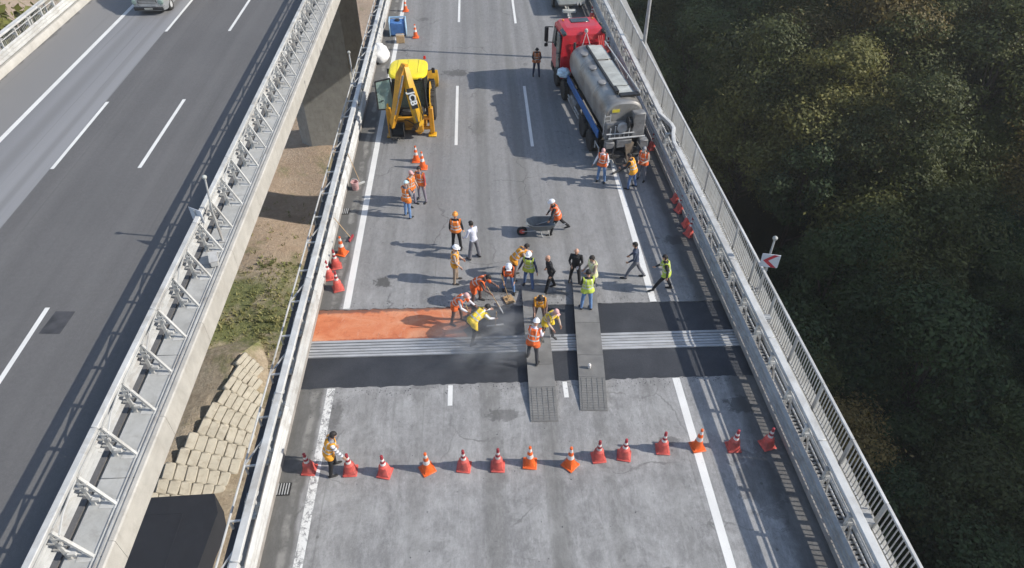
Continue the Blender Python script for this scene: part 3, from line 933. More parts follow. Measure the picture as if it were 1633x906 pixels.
# ================================================================ trees
LEAF = [leaf_mat("leaves_dark", [(0.3, (0.05, 0.075, 0.03)), (0.55, (0.085, 0.118, 0.04)), (0.75, (0.13, 0.15, 0.05))]),
        leaf_mat("leaves_olive", [(0.3, (0.08, 0.092, 0.034)), (0.55, (0.14, 0.145, 0.045)), (0.75, (0.21, 0.19, 0.06))]),
        leaf_mat("leaves_autumn", [(0.3, (0.10, 0.08, 0.032)), (0.55, (0.17, 0.13, 0.045)), (0.75, (0.25, 0.18, 0.06))])]

def tree_meshes(seed, H, CR, nleaf, leafm, ls):
    r = np.random.RandomState(seed)
    rd = random.Random(seed)
    tb = MB()
    top = Vector((rd.uniform(-.6, .6), rd.uniform(-.6, .6), H * 0.8))
    tb.loft([(0, 0, -1.5), (0, 0, H * .2), Vector(top) * .5 + Vector((rd.uniform(-.3, .3), 0, 0)), top], [.34, .27, .18, .05], 7)
    clumps = []
    for i in range(34):
        a = rd.uniform(0, 6.283); t = rd.uniform(0.0, 1.0)
        zz = H * (0.42 + 0.56 * t)
        prof = math.sqrt(max(0.05, 1 - ((t - 0.32) / 0.72) ** 2))
        rr_ = CR * prof * rd.uniform(.45, 1.0)
        clumps.append((rr_ * math.cos(a), rr_ * math.sin(a), zz, CR * rd.choice((.16, .2, .26, .34, .44))))
    clumps.append((top.x, top.y, H * .95, CR * .3))
    for c in clumps[:16]:
        s = Vector((0, 0, c[2] * rd.uniform(.45, .7)))
        e = Vector(c[:3])
        tb.loft([s, s.lerp(e, .5) + Vector((0, 0, .3)), e], [.1, .06, .02], 5)
    cl = np.array(clumps)
    idx = r.choice(len(cl), nleaf, p=cl[:, 3] ** 2 / (cl[:, 3] ** 2).sum())
    d = r.normal(size=(nleaf, 3)); d /= np.linalg.norm(d, axis=1)[:, None]
    rad = cl[idx, 3] * (0.45 + 0.62 * r.random(nleaf) ** 0.5) * (1 + 0.16 * r.normal(size=nleaf))
    pos = cl[idx, :3] + d * rad[:, None] * np.array([1.1, 1.1, .75])
    nrm = d * 1.1 + r.normal(size=(nleaf, 3)) * .5 + np.array([0, 0, .45]); nrm /= np.linalg.norm(nrm, axis=1)[:, None]
    t1 = np.cross(nrm, r.normal(size=(nleaf, 3))); t1 /= np.linalg.norm(t1, axis=1)[:, None]
    t2 = np.cross(nrm, t1)
    s1 = (ls * (0.45 + 1.1 * r.random(nleaf) ** 2 + .15))[:, None]; s2 = s1 * .55
    far = r.random(nleaf) < .12
    pos[far] += d[far] * (cl[idx[far], 3] * (.1 + .5 * r.random(far.sum())))[:, None]
    V = np.stack([pos - t1 * s1, pos + t2 * s2 - t1 * s1 * .1, pos + t1 * s1, pos - t2 * s2 - t1 * s1 * .1], 1).reshape(-1, 3)
    me = bpy.data.meshes.new("crown")
    me.vertices.add(nleaf * 4); me.vertices.foreach_set("co", V.astype(np.float32).ravel())
    me.loops.add(nleaf * 4); me.loops.foreach_set("vertex_index", np.arange(nleaf * 4, dtype=np.int32))
    me.polygons.add(nleaf); me.polygons.foreach_set("loop_start", np.arange(0, nleaf * 4, 4, dtype=np.int32))
    me.materials.append(leafm)
    me.update(calc_edges=True); me.validate()
    return tb.mesh("trunk", M['bark']), me

PROTO = [tree_meshes(11, 15, 4.8, 26000, LEAF[0], .13), tree_meshes(12, 17, 4.4, 26000, LEAF[0], .125), tree_meshes(13, 14, 5.4, 28000, LEAF[1], .13),
         tree_meshes(14, 16, 4.6, 22000, LEAF[1], .125), tree_meshes(15, 15, 5.2, 21000, LEAF[2], .125), tree_meshes(16, 13, 4.0, 20000, LEAF[0], .125)]
NAMES = ["dark green", "dark green", "olive green", "olive green", "brownish autumn", "dark green"]
def project(p):
    q = Vector(p) - Vector((0, 0, 17.35)); k = q.dot(_f)
    if k < 1: return None
    return (816.5 + 1100 * q.dot(_r) / k, 453 - 1100 * q.dot(_u) / k)
def put_tree(x, y, k, s, label, group, z=None):
    t = empty("forest_tree", (x, y, ground_h(x, y) if z is None else z), rt.uniform(0, 6.28))
    t.scale = (s, s, s * rt.uniform(.9, 1.12))
    tag(t, label, "tree", group)
    link_mesh("trunk", PROTO[k][0], t); link_mesh("crown", PROTO[k][1], t)
rt = random.Random(21)
ntree = 0
gy = -12.0
row = 0
while gy < 128:
    gx = 15.5 + (3.6 if row % 2 else 0)
    while gx < 125:
        x, y = gx + rt.uniform(-1.8, 1.8), gy + rt.uniform(-1.8, 1.8)
        gx += 7.3
        s = rt.choice((.7, .85, 1.0, 1.12, 1.3))
        if x < 27 and 40 < y < 90: s *= .68
        if 31 < x < 48 and 48 < y < 76: s = rt.uniform(1.1, 1.3)
        k = rt.choices(range(6), [4, 4, 3, 3, 2.2, 3] if not (31 < x < 48 and 48 < y < 76) else [1, 1, 4, 4, 1.2, 1])[0]
        g = ground_h(x, y)
        if x - 5 * s < 11.5 and g + 15 * s > -3: continue
        pr_ = [project((x + dx, y + dy, g + dz)) for dx, dy, dz in ((0, 0, 14 * s), (-5, 0, 11 * s), (0, -5, 8 * s), (0, 5, 12 * s))]
        if not any(q and 960 < q[0] < 1720 and -110 < q[1] < 980 for q in pr_): continue
        q0 = pr_[0] or (0, 0)
        vert = "at the top edge of the picture" if q0[1] < 90 else ("in the upper forest" if q0[1] < 300 else ("in the middle of the forest" if q0[1] < 560 else ("in the lower forest" if q0[1] < 790 else "at the bottom edge")))
        hor = "right below the railing" if q0[0] - (985 + .52 * q0[1]) < 110 else ("near the right edge" if q0[0] > 1520 else ("left of the forest's middle" if q0[0] < 1330 else "right of the forest's middle"))
        put_tree(x, y, k, s, "%s shaded tree %s, %s" % (NAMES[k], vert, hor), "%s trees of the forest" % NAMES[k])
        ntree += 1
    gy += 6.4; row += 1
print("trees", ntree)
# bush at the top left corner beyond the open road
M['bushleaf'] = leaf_mat("leaves_yellow_green", [(0.3, (0.10, 0.11, 0.03)), (0.55, (0.19, 0.19, 0.05)), (0.75, (0.30, 0.27, 0.09))])
bt = tree_meshes(31, 9, 3.4, 15000, M['bushleaf'], .14)
for k, (x, y, z) in enumerate(((-31.2, 41.5, -8.2), (-32.0, 47.5, -8.0), (-33.5, 36.5, -8.0))):
    t = empty("roadside_tree", (x, y, ground_h(x, y)), k * 1.3); t.scale = (1.9, 1.9, 2.75)
    tag(t, ("sunlit yellow green tree in the top left corner", "yellow green tree beyond the far barrier, farthest along the road", "yellow green tree beyond the far barrier, nearest of them")[k], "tree", "trees beyond the open road")
    link_mesh("trunk", bt[0], t); link_mesh("crown", bt[1], t)

# ================================================================ traffic cones
M['cone_red'] = mat("faded_cone_red", (0.58, 0.095, 0.075), 0.6, 0.28, 5, dirt=(0.26, 0.08, 0.07), dirt_amt=0.7)
M['cone_orange'] = mat("bright_cone_orange", (0.80, 0.13, 0.02), 0.5, 0.12, 5, dirt=(0.35, 0.07, 0.03), dirt_amt=0.4)
M['cone_white'] = mat("cone_band_white", (0.68, 0.65, 0.62), 0.5, 0.15, 6, dirt=(0.34, 0.28, 0.25), dirt_amt=0.6)
M['cone_tip'] = mat("cone_tip_dark_red", (0.30, 0.03, 0.04), 0.55, 0.2)
def cone_meshes(orange):
    cm = M['cone_orange'] if orange else M['cone_red']
    base = MB()
    s = 0.235
    base.box((0, 0, 0.03), (2 * s, 2 * s, 0.05), bev=0.02)
    n = 8
    def ring(k, z):
        # square skirt blending to round
        out = []
        for j in range(16):
            a = 2 * math.pi * j / 16
            c_, s_ = math.cos(a), math.sin(a)
            sq = 1 / max(abs(c_), abs(s_))
            out.append((c_ * k * (1 + (sq - 1) * max(0, 1 - z / .22)), s_ * k * (1 + (sq - 1) * max(0, 1 - z / .22)), z))
        return out
    body = MB()
    if orange:
        lv = [(0.185, .05), (.165, .10), (.150, .22), (.118, .42), (.092, .58), (.068, .73), (.048, .86), (.038, .93)]
        mi = [0, 0, 0, 1, 0, 1, 0]
    else:
        lv = [(0.205, .05), (.19, .12), (.155, .42), (.092, .50), (.080, .60), (.066, .70), (.054, .79), (.044, .93)]
        mi = [0, 0, 0, 1, 2, 1, 2]
    rows = [ring(*q) for q in lv]
    vs = [p for r_ in rows for p in r_]
    for i in range(len(rows) - 1):
        b0 = len(body.v)
        body.add(rows[i] + rows[i + 1], [(j, (j + 1) % 16, (j + 1) % 16 + 16, j + 16) for j in range(16)], mi[i])
    body.add(rows[-1], [tuple(range(16))], mi[-1])
    collar = MB(); collar.lathe([(.05, .90), (.052, .915), (.045, .94), (.03, .95)], 12)
    return base.mesh("base", cm), body.mesh("cone_body", [cm, M['cone_white'], M['cone_tip'] if not orange else cm], fix=False), collar.mesh("tip", cm if orange else M['cone_tip'])
CM = (cone_meshes(False), cone_meshes(True))
def cone(x, y, orange, label, group, rz=0.0, z=0.0, tilt=0.0):
    r = empty("traffic_cone", (x, y, z), rz); r.scale = (.88, .88, random.uniform(.86, .93)); tag(r, label, "traffic cone", group)
    r.rotation_euler = (random.uniform(-.02, .02), random.uniform(-.02, .02), rz)
    for nm, me in zip(("base", "cone_body", "tip"), CM[1 if orange else 0]): link_mesh(nm, me, r)
front = [(-5.31, 11.6, 0, "red cone beside the worker in the striped shirt, leftmost of the front row"),
         (-4.12, 11.5, 0, "red cone the striped-shirt worker is reaching for"),
         (-3.12, 11.39, 0, "third red cone from the left in the front row"),
         (-1.90, 11.45, 1, "bright orange cone, leftmost orange one in the front row"),
         (-0.84, 11.48, 0, "red cone, fifth from the left in the front row"),
         (0.14, 11.44, 0, "red cone in front of the brown stain, sixth from the left in the row"),
         (1.08, 11.50, 1, "orange cone just before the end of the left ramp plate"),
         (2.25, 11.40, 1, "orange cone turned cornerwise, eighth from the left in the row"),
         (3.11, 11.61, 0, "red cone just before the end of the right ramp plate"),
         (3.87, 11.64, 0, "red cone, tenth from the left in the front row"),
         (5.05, 11.80, 0, "red cone just left of the right edge line in the front row"),
         (6.11, 11.84, 1, "bright orange cone standing on the right edge line"),
         (7.17, 11.77, 0, "red cone on the shaded shoulder, second from the right"),
         (8.21, 11.81, 0, "red cone nearest the outer barrier, rightmost of the front row")]
for i, (x, y, o, l) in enumerate(front):
    cone(x, y, o, l, "cones closing the carriageway in front", rz=(0.78 if i == 7 else (0.5 if i == 3 else random.uniform(-.25, .25))))
for x, y, o, l in ((-5.70, 21.55, 1, "orange cone by the broom, farthest of the four at the median barrier"), (-5.82, 20.75, 0, "second farthest of the four red cones at the median barrier"),
                   (-6.0, 20.1, 0, "red cone closest to the white barrier in the group of four"), (-5.57, 19.45, 0, "nearest of the four cones at the median barrier")):
    cone(x, y, o, l, "cones by the median barrier", rz=random.uniform(-.5, .5))
for x, y, l in ((-3.14, 28.33, "taller looking orange cone behind the three men with vests"), (-2.80, 27.7, "orange cone right behind the man in the red jacket")):
    cone(x, y, 1, l, "cones behind the three men")
for x, y, l in ((-4.91, 47.5, "orange cone on the far left edge line at the top"), (-3.98, 42.98, "orange cone beside the blue container")):
    cone(x, y, 1, l, "far cones on the left")
for x, y, rz, l in ((8.36, 24.5, .2, "red cone against the outer barrier, farthest of the cluster"), (8.34, 23.75, .4, "red cone against the outer barrier, second of the cluster"),
                    (8.4, 22.7, .1, "red cone against the outer barrier, third of the cluster"), (8.36, 22.1, .5, "red cone against the outer barrier, nearest of the cluster"),
                    (8.18, 28.9, .2, "red cone by the barrier behind the tanker"), (7.75, 40.3, .3, "red cone by the barrier beside the red cab"), (7.5, 45.5, 0, "red cone ahead of the red cab")):
    cone(x, y, 0, l, "cones along the outer barrier", rz=rz)

# ================================================================ ramp plates over the joint
def ramp_plate(x0, y0, y1, skew, w, label):
    r = empty("ramp_plate", (x0, y0, 0), -skew); tag(r, label, "ramp", "ramp plates over the joint")
    L = y1 - y0
    prof = [(0, .02), (1.25, .17), (2.2, .185), (3.75, .185), (L - .9, .17), (L, .03)]
    for i in range(len(prof) - 1):
        (a, za), (b, zb) = prof[i], prof[i + 1]
        m = MB()
        n = 1
        m.add([(-w / 2, a + .006, za - .045), (w / 2, a + .006, za - .045), (w / 2, b - .006, zb - .045), (-w / 2, b - .006, zb - .045),
               (-w / 2, a + .006, za), (w / 2, a + .006, za), (w / 2, b - .006, zb), (-w / 2, b - .006, zb)],
              [(3, 2, 1, 0), (4, 5, 6, 7), (0, 1, 5, 4), (1, 2, 6, 5), (2, 3, 7, 6), (3, 0, 4, 7)])
        o = m.build("plate_section", M['plate_tread'] if i == 0 else M['plate'], r, smooth=False)
        if i == 0:
            tm = MB()
            k = 14
            for j in range(k):
                t = (j + .5) / k
                tm.box((0, a + (b - a) * t, za + (zb - za) * t + .002), (w * .94, .03, .01))
            for j in range(5): tm.bar((-w * .4 + j * w * .2, a + .03, za + .006), (-w * .4 + j * w * .2, b - .03, zb + .006), .02, .014)
            tm.build("tread_rib", M['plate_tread'], o, smooth=False)
    for y in (1.7, 3.9, L - 1.3):
        s = MB(); s.box((0, y, .075), (w * .8, .16, .12)); s.build("support_block", M['wood'], r)
ramp_plate(1.64, 12.98, 19.2, 0.012, 0.86, "left grey ramp plate laid over the joint, with workers on it")
ramp_plate(3.22, 13.32, 19.9, 0.070, 0.86, "right grey ramp plate laid over the joint")

# ================================================================ tanker truck
M['red'] = mat("cab_red", (0.50, 0.018, 0.030), 0.35, 0.12, 3, dirt=(0.25, 0.05, 0.05), dirt_amt=0.3, coat=0.3)
M['tank'] = mat("tank_metal", (0.36, 0.35, 0.33), 0.42, 0.16, 1.6, 0.5, dirt=(0.11, 0.085, 0.06), dirt_amt=0.6)
M['blue'] = mat("skirt_blue", (0.035, 0.13, 0.36), 0.5, 0.2, 3, dirt=(0.05, 0.06, 0.08), dirt_amt=0.5)
M['greyp'] = mat("dirty_grey_paint", (0.20, 0.20, 0.20), 0.6, 0.25, 3, 0.1, dirt=(0.06, 0.055, 0.05), dirt_amt=0.6)
M['pale'] = mat("pale_panel", (0.42, 0.43, 0.40), 0.6, 0.18, 2.2, dirt=(0.22, 0.21, 0.18), dirt_amt=0.55)
M['chassis'] = mat("chassis_black", (0.035, 0.035, 0.035), 0.7, 0.35, 3, dirt=(0.12, 0.11, 0.09), dirt_amt=0.5)
M['lamp_red'] = mat("tail_lamp_red", (0.4, 0.01, 0.01), 0.3, 0.1)
M['lamp_amber'] = mat("lamp_amber", (0.6, 0.22, 0.02), 0.3, 0.1)
M['bagblue'] = mat("pale_blue_plastic", (0.46, 0.60, 0.70), 0.4, 0.3, 9, 0, 0.5)
M['yellow_plate'] = mat("yellow_plate", (0.60, 0.50, 0.05), 0.5, 0.2)

def wheel(parent, x, y, z, r, w, rimm, name="wheel"):
    e = empty(name, (x, y, z), 0, parent)
    e.rotation_euler = (0, math.pi / 2, 0)
    t = MB(); t.lathe([(r * .58, -w / 2 + .02), (r * .82, -w / 2), (r * .95, -w / 2 + .02), (r, -w / 2 + .07), (r, w / 2 - .07), (r * .95, w / 2 - .02), (r * .82, w / 2), (r * .58, w / 2 - .02)], 24)
    k = 22
    for j in range(k):
        a = 2 * math.pi * j / k
        t.box((r * math.cos(a), r * math.sin(a), 0), (.05, .04, w * .8), rot=(0, 0, a))
    t.build("tyre", M['rubber'], e)
    q = MB(); q.lathe([(r * .56, -w * .42), (r * .6, -w * .3), (r * .6, w * .3), (r * .56, w * .42), (r * .45, w * .40), (r * .36, w * .22), (r * .2, w * .24), (r * .18, w * .4)], 18)
    q.build("rim", rimm, e)

tk = empty("tanker_truck", (6.45, 27.4, 0), R(7.4)); tag(tk, "red cab bitumen tanker truck with a dull metal tank parked by the outer barrier", "truck")
b = MB()
for sx in (-.42, .42): b.box((sx, 5.1, .86), (.10, 9.6, .26))
for y in (.5, 2.2, 4.6, 6.4, 8.2): b.box((0, y, .86), (.84, .10, .2))
b.build("chassis", M['chassis'], tk)
for y in (1.75, 3.1, 7.1, 8.75):
    for sx in (-1, 1):
        wheel(tk, sx * (.92 if y < 5 else 1.04), y, .51, .51, .54 if y < 5 else .32, M['greyp'])
    a = MB(); a.tube((-.9, y, .51), (.9, y, .51), .09); a.build("axle", M['chassis'], tk)
for sx in (-1, 1):
    for y in (1.75, 3.1, 7.1):
        b = MB()
        b.loft([(sx * .95, y + .60 * math.cos(t), .55 + .60 * math.sin(t)) for t in [0.25 + 2.64 * k / 8 for k in range(9)]], [(.28, .015)] * 9, 6, ref=(1, 0, 0))
        b.build("mudguard", M['black'], tk)
# tank body
def tank_ring(y, kx, kz, cz=2.12, n=28):
    out = []
    for j in range(n):
        a = 2 * math.pi * j / n
        c_, s_ = math.cos(a), math.sin(a)
        out.append((kx * math.copysign(abs(c_) ** .78, c_), y, cz + kz * math.copysign(abs(s_) ** (.62 if s_ > 0 else .78), s_)))
    return out
T = MB()
rings = [(.50, 0.82, .80), (.53, 0.87, .85), (.60, 0.91, .89), (.92, 0.925, .91), (2.4, 0.925, .91), (2.43, 0.945, .93), (2.49, 0.945, .93), (2.52, 0.925, .91), (5.0, 0.925, .91), (5.03, 0.945, .93), (5.09, 0.945, .93), (5.12, 0.925, .91), (6.75, 0.925, .91), (6.9, 0.89, .86), (7.0, .9, .74), (7.05, .6, .5)]
RR = [tank_ring(*q) for q in rings]
for i in range(len(RR) - 1):
    T.add(RR[i] + RR[i + 1], [(j, (j + 1) % 28, (j + 1) % 28 + 28, j + 28) for j in range(28)])
T.add(RR[0], [tuple(range(28))]); T.add(RR[-1], [tuple(range(28))])
T.build("tank", M['tank'], tk)
b = MB()
b.box((0, 1.2, 1.12), (1.0, .3, .5)); b.box((0, 3.6, 1.12), (1.0, .3, .5)); b.box((0, 6.3, 1.12), (1.0, .3, .5)); b.build("saddle", M['chassis'], tk)
for sx in (-1, 1):
    b = MB(); b.box((sx * 1.0, 3.85, 1.28), (.07, 5.9, .42), bev=.02); b.build("side_skirt", M['blue'], tk)
b = MB()
for k, (ya, yb) in enumerate(((1.25, 1.95), (2.0, 4.75), (4.9, 6.6))):
    q = MB(); q.box((.26, (ya + yb) / 2, 3.05), (.74, yb - ya - .05, .05), bev=.01); q.build("walkway_panel", M['pale'], tk)
q = MB(); q.box((-.17, 3.9, 3.08), (.10, 5.4, .07)); q.build("walkway_edge", M['black'], tk)
q = MB(); q.box((.36, 1.05, 3.08), (.9, .28, .09)); q.box((-.16, 1.5, 3.14), (.16, .5, .12)); q.build("hatch", M['black'], tk)
q = MB(); q.tube((.80, 1.0, 3.20), (.80, 6.7, 3.20), .028)
for y in (1.1, 2.8, 4.8, 6.6): q.tube((.80, y, 3.0), (.80, y, 3.2), .022)
q.build("hand_rail", M['galv_w'], tk)
# rear machinery
for y_ in (2.6, 4.2, 5.8):
    q = MB(); q.lathe([(.22, 0), (.24, .03), (.2, .07), (.05, .08)], 14, M=Matrix.Translation((-.48, y_, 2.98))); q.build("manhole_lid", M['greyp'], tk)
q = MB(); q.loft([(-.62, .42, 1.5), (-.64, .42, 2.5)], [.02] * 2, 6); q.loft([(-.92, .42, 1.5), (-.90, .42, 2.5)], [.02] * 2, 6)
for k in range(5): q.tube((-.91, .42, 1.6 + k * .2), (-.63, .42, 1.6 + k * .2), .014)
q.build("ladder", M['galv'], tk)
q = MB(); q.lathe([(.08, -.1), (.26, -.1), (.26, -.07), (.18, -.07), (.18, .07), (.26, .07), (.26, .1), (.08, .1)], 16, M=Matrix.Translation((.15, .02, 2.25)) @ Matrix.Rotation(math.pi / 2, 4, 'Y')); q.build("hose_reel", M['black'], tk)
q = MB(); q.box((.0, .36, 1.72), (1.75, .30, .85), bev=.05); q.box((.60, .28, 2.0), (.60, .42, 1.25), bev=.05); q.build("pump_cabinet", M['greyp'], tk)
q = MB(); q.box((-.4, .47, 2.62), (.34, .03, .13)); q.build("warning_plate", M['yellow_plate'], tk)
q = MB()
q.lathe([(.05, 0), (.24, .01), (.26, .05), (.2, .12), (.06, .14)], 14, M=Matrix.Translation((-.15, .12, 2.0)) @ Matrix.Rotation(math.pi / 2, 4, 'X'))
for k in range(5): q.tube((-.7 + k * .22, .08, 1.45 + .05 * (k % 2)), (-.7 + k * .22, .05, 2.0 + .1 * (k % 3)), .025)
q.tube((-.9, .0, 1.75), (.4, .0, 1.75), .03); q.tube((-.8, -.05, 1.55), (.9, -.05, 1.55), .04)
q.build("pipework", M['galv'], tk)
q = MB(); q.box((-.72, .02, 1.22), (.42, .30, .32), bev=.03); q.box((.86, -.02, 1.2), (.40, .34, .40), bev=.03); q.box((-.05, .0, 1.26), (.7, .2, .36), bev=.02); q.build("control_box", M['greyp'], tk)
q = MB(); q.box((.0, -.05, .62), (2.35, .18, .16), bev=.02); q.box((0, .2, .75), (1.4, .3, .12)); q.build("bumper", M['chassis'], tk)
for sx in (-1, 1):
    q = MB(); q.box((sx * .95, -.15, .70), (.30, .05, .12), bev=.01); q.build("tail_lamp", M['lamp_red'], tk)
q = MB(); q.add([(.0, -.1, 1.25), (.42, -.1, 1.25), (.36, -.32, .42), (.10, -.32, .42), (.0, .12, 1.25), (.42, .12, 1.25), (.36, -.22, .42), (.10, -.22, .42)], [(0, 1, 2, 3), (7, 6, 5, 4), (0, 4, 5, 1), (1, 5, 6, 2), (2, 6, 7, 3), (3, 7, 4, 0)]); q.build("chute", mat("rusty_chute", (0.13, 0.10, 0.07), 0.7, 0.4, 4), tk)
q = MB(); q.loft([(.55, -.1, 1.3), (.75, -.4, 1.0), (.7, -.45, .6), (.3, -.5, .3), (-.2, -.45, .12), (-.6, -.6, .06)], [.05] * 6, 8); q.loft([(-.5, -.1, 1.2), (-.65, -.3, .8), (-.45, -.35, .4), (-.1, -.3, .3)], [.04] * 4, 8); q.build("hose", M['black'], tk)
for sx in (-1, 1):
    q = MB()
    q.box((sx * 1.12, .55, .95), (.04, .7, .04)); q.box((sx * 1.12, .22, .8), (.04, .04, .34)); q.box((sx * 1.12, .85, .8), (.04, .04, .34)); q.box((sx * 1.12, 5.0, .72), (.05, 2.2, .07)); q.box((sx * 1.12, 5.0, .52), (.05, 2.2, .07))
    q.build("side_guard", M['galv'], tk)
q = MB(); q.box((-.95, 5.2, .72), (.42, 1.0, .5), bev=.08); q.build("fuel_tank", M['greyp'], tk)
q = MB(); q.box((0, 7.35, 1.15), (2.0, .35, .12)); q.tube((-.55, 7.45, 1.1), (-.55, 7.45, 2.9), .07); q.build("catwalk", M['chassis'], tk)
# cab
def cab_ring(z, yb, yf, w, ch):
    return [(-w, yb, z), (w, yb, z), (w, yf - ch, z), (w - ch, yf, z), (-w + ch, yf, z), (-w, yf - ch, z)]
C_ = MB()
lv = [cab_ring(.85, 7.75, 10.05, 1.16, .2), cab_ring(1.8, 7.72, 10.1, 1.19, .22), cab_ring(2.05, 7.72, 10.08, 1.19, .22), cab_ring(3.15, 7.82, 9.85, 1.12, .2), cab_ring(3.36, 7.95, 9.6, 1.0, .18), cab_ring(3.42, 8.15, 9.3, .82, .12)]
for i in range(len(lv) - 1): C_.add(lv[i] + lv[i + 1], [(j, (j + 1) % 6, (j + 1) % 6 + 6, j + 6) for j in range(6)])
C_.add(lv[0], [tuple(range(6))]); C_.add(lv[-1], [tuple(range(6))])
cab = C_.build("cab", M['red'], tk)
q = MB(); q.add([(-.98, 10.12, 2.1), (.98, 10.12, 2.1), (.93, 9.90, 3.08), (-.93, 9.90, 3.08), (-.98, 10.05, 2.1), (.98, 10.05, 2.1), (.93, 9.8, 3.08), (-.93, 9.8, 3.08)], [(0, 1, 2, 3), (7, 6, 5, 4), (0, 4, 5, 1), (1, 5, 6, 2), (2, 6, 7, 3), (3, 7, 4, 0)]); q.build("windscreen", M['glass'], cab)
for sx in (-1, 1):
    q = MB(); q.add([(sx * 1.205, 8.75, 2.08), (sx * 1.205, 9.8, 2.08), (sx * 1.15, 9.62, 3.02), (sx * 1.15, 8.75, 3.02)], [(0, 1, 2, 3)]); q.add([(sx * 1.16, 8.75, 2.08), (sx * 1.16, 9.8, 2.08), (sx * 1.1, 9.62, 3.02), (sx * 1.1, 8.75, 3.02)], [(3, 2, 1, 0)]); q.build("side_window", M['glass'], cab, fix=False)
    q = MB(); q.box((sx * 1.2, 8.25, 2.05), (.10, .72, 2.1), bev=.03); q.box((sx * 1.05, 8.0, 3.26), (.22, .7, .16), bev=.04, rot=(0, sx * .5, 0)); q.build("air_deflector", M['glass'] if sx < 0 else M['black'], cab)
    q = MB(); q.box((sx * 1.5, 9.95, 2.45), (.22, .12, .85), bev=.05); q.box((sx * 1.5, 9.95, 1.85), (.2, .1, .22), bev=.04); q.bar((sx * 1.15, 9.85, 2.85), (sx * 1.5, 9.95, 2.85), .04, .04); q.bar((sx * 1.15, 9.85, 2.0), (sx * 1.5, 9.95, 2.0), .04, .04); q.build("mirror", M['black'], cab)
    q = MB(); q.box((sx * .85, 10.1, 1.2), (.45, .1, .26), bev=.04); q.build("headlight", M['pale'], cab)
    q = MB(); q.box((sx * .8, 9.2, 3.44), (.1, .1, .08), bev=.02); q.build("roof_lamp", M['lamp_amber'], cab)
q = MB(); q.box((0.05, 9.05, 3.435), (1.0, .55, .04), bev=.02); q.build("roof_hatch", M['glass'], cab)
q = MB(); q.box((0, 10.13, 1.55), (1.7, .05, .5), bev=.02); q.build("grille", M['black'], cab)
q = MB()
for k in range(6): q.box((.1, 7.71 + .012 * (k % 2), 1.25 + .3 * k), (1.7, .04, .05))
for k in range(5): q.box((-.65 + k * .38, 7.70, 2.0), (.05, .04, 1.5))
q.build("rear_rib", M['red'], cab)
q = MB()
for k in range(3): q.loft([(.75 + .1 * k, 7.68, 3.1), (.78 + .1 * k, 7.5, 2.7), (.7 + .1 * k, 7.45, 2.1), (.5 + .1 * k, 7.3, 1.5)], [.03] * 4, 6)
q.build("air_hose", M['cone_red'], cab)
q = MB(); q.lathe([(.09, 0), (.1, .04), (.08, .14), (.03, .18)], 12, M=Matrix.Translation((.1, 7.75, 3.3))); q.build("beacon", M['pale'], cab)
q = MB()
for sx in (-.25, .25): q.tube((.1, 7.72, 3.3), (.1 + sx * 1.3, 7.5, 2.3), .02)
q.build("stay", M['galv'], cab)
for sx in (-1, 1):
    q = MB(); q.box((sx * 1.1, 9.3, .6), (.16, .8, .1)); q.box((sx * 1.1, 9.75, .75), (.18, .5, .4), bev=.05); q.build("step", M['black'], cab)

def blob(name, loc, s, m, label, cat, seed=1, group=None):
    r_ = random.Random(seed)
    bm = bmesh.new()
    bmesh.ops.create_icosphere(bm, subdivisions=3, radius=1)
    from mathutils import noise as mn
    for v in bm.verts:
        d = v.co.normalized()
        k = 1 + .22 * mn.noise(d * 2.2 + Vector((seed, 0, 0))) + .10 * mn.noise(d * 6 + Vector((0, seed, 0)))
        v.co = Vector((d.x * s[0] * k, d.y * s[1] * k, max(-s[2] * .75, d.z * s[2] * k)))
    me = bpy.data.meshes.new(name); bm.to_mesh(me); bm.free()
    me.materials.append(m)
    me.polygons.foreach_set("use_smooth", [True] * len(me.polygons))
    return tag(link_mesh(name, me, None, loc), label, cat, group)
TM = Matrix.Translation(tk.location) @ Matrix.Rotation(R(7.4), 4, 'Z')
blob("plastic_bundle", TM @ Vector((-.15, 7.25, 2.35)), (.36, .30, .42), M['bagblue'], "pale blue plastic bundle behind the red cab, by the tank front", "bundle", 3)
blob("plastic_bundle", TM @ Vector((-1.15, 7.15, 1.45)), (.36, .34, .26), M['bagblue'], "pale blue covered bundle low on the tanker's left side", "bundle", 5)

# trailer ahead of the truck
tr = empty("trailer", (6.2, 45.9, 0), R(3)); tag(tr, "dark flat trailer ahead of the red cab at the top edge", "trailer")
q = MB(); q.box((0, 2.3, .72), (1.7, 4.2, .12), bev=.02); q.build("bed", mat("trailer_bed", (0.10, 0.095, 0.085), 0.7, 0.3, 2), tr)
q = MB()
for sx in (-.86, .86): q.box((sx, 2.3, .92), (.05, 4.2, .28))
q.box((0, .22, .92), (1.7, .05, .28)); q.build("side_board", M['pale'], tr)
q = MB(); q.tube((.55, -.1, .8), (1.0, 4.5, 1.5), .04); q.tube((.35, -.1, .8), (.8, 4.5, 1.5), .04); q.build("pipe", M['galv'], tr)
for sx in (-1, 1): wheel(tr, sx * .95, 2.0, .34, .34, .2, M['greyp'])
q = MB(); q.box((-.2, -.1, .45), (.9, .3, .18), bev=.03); q.build("bumper", M['pale'], tr)

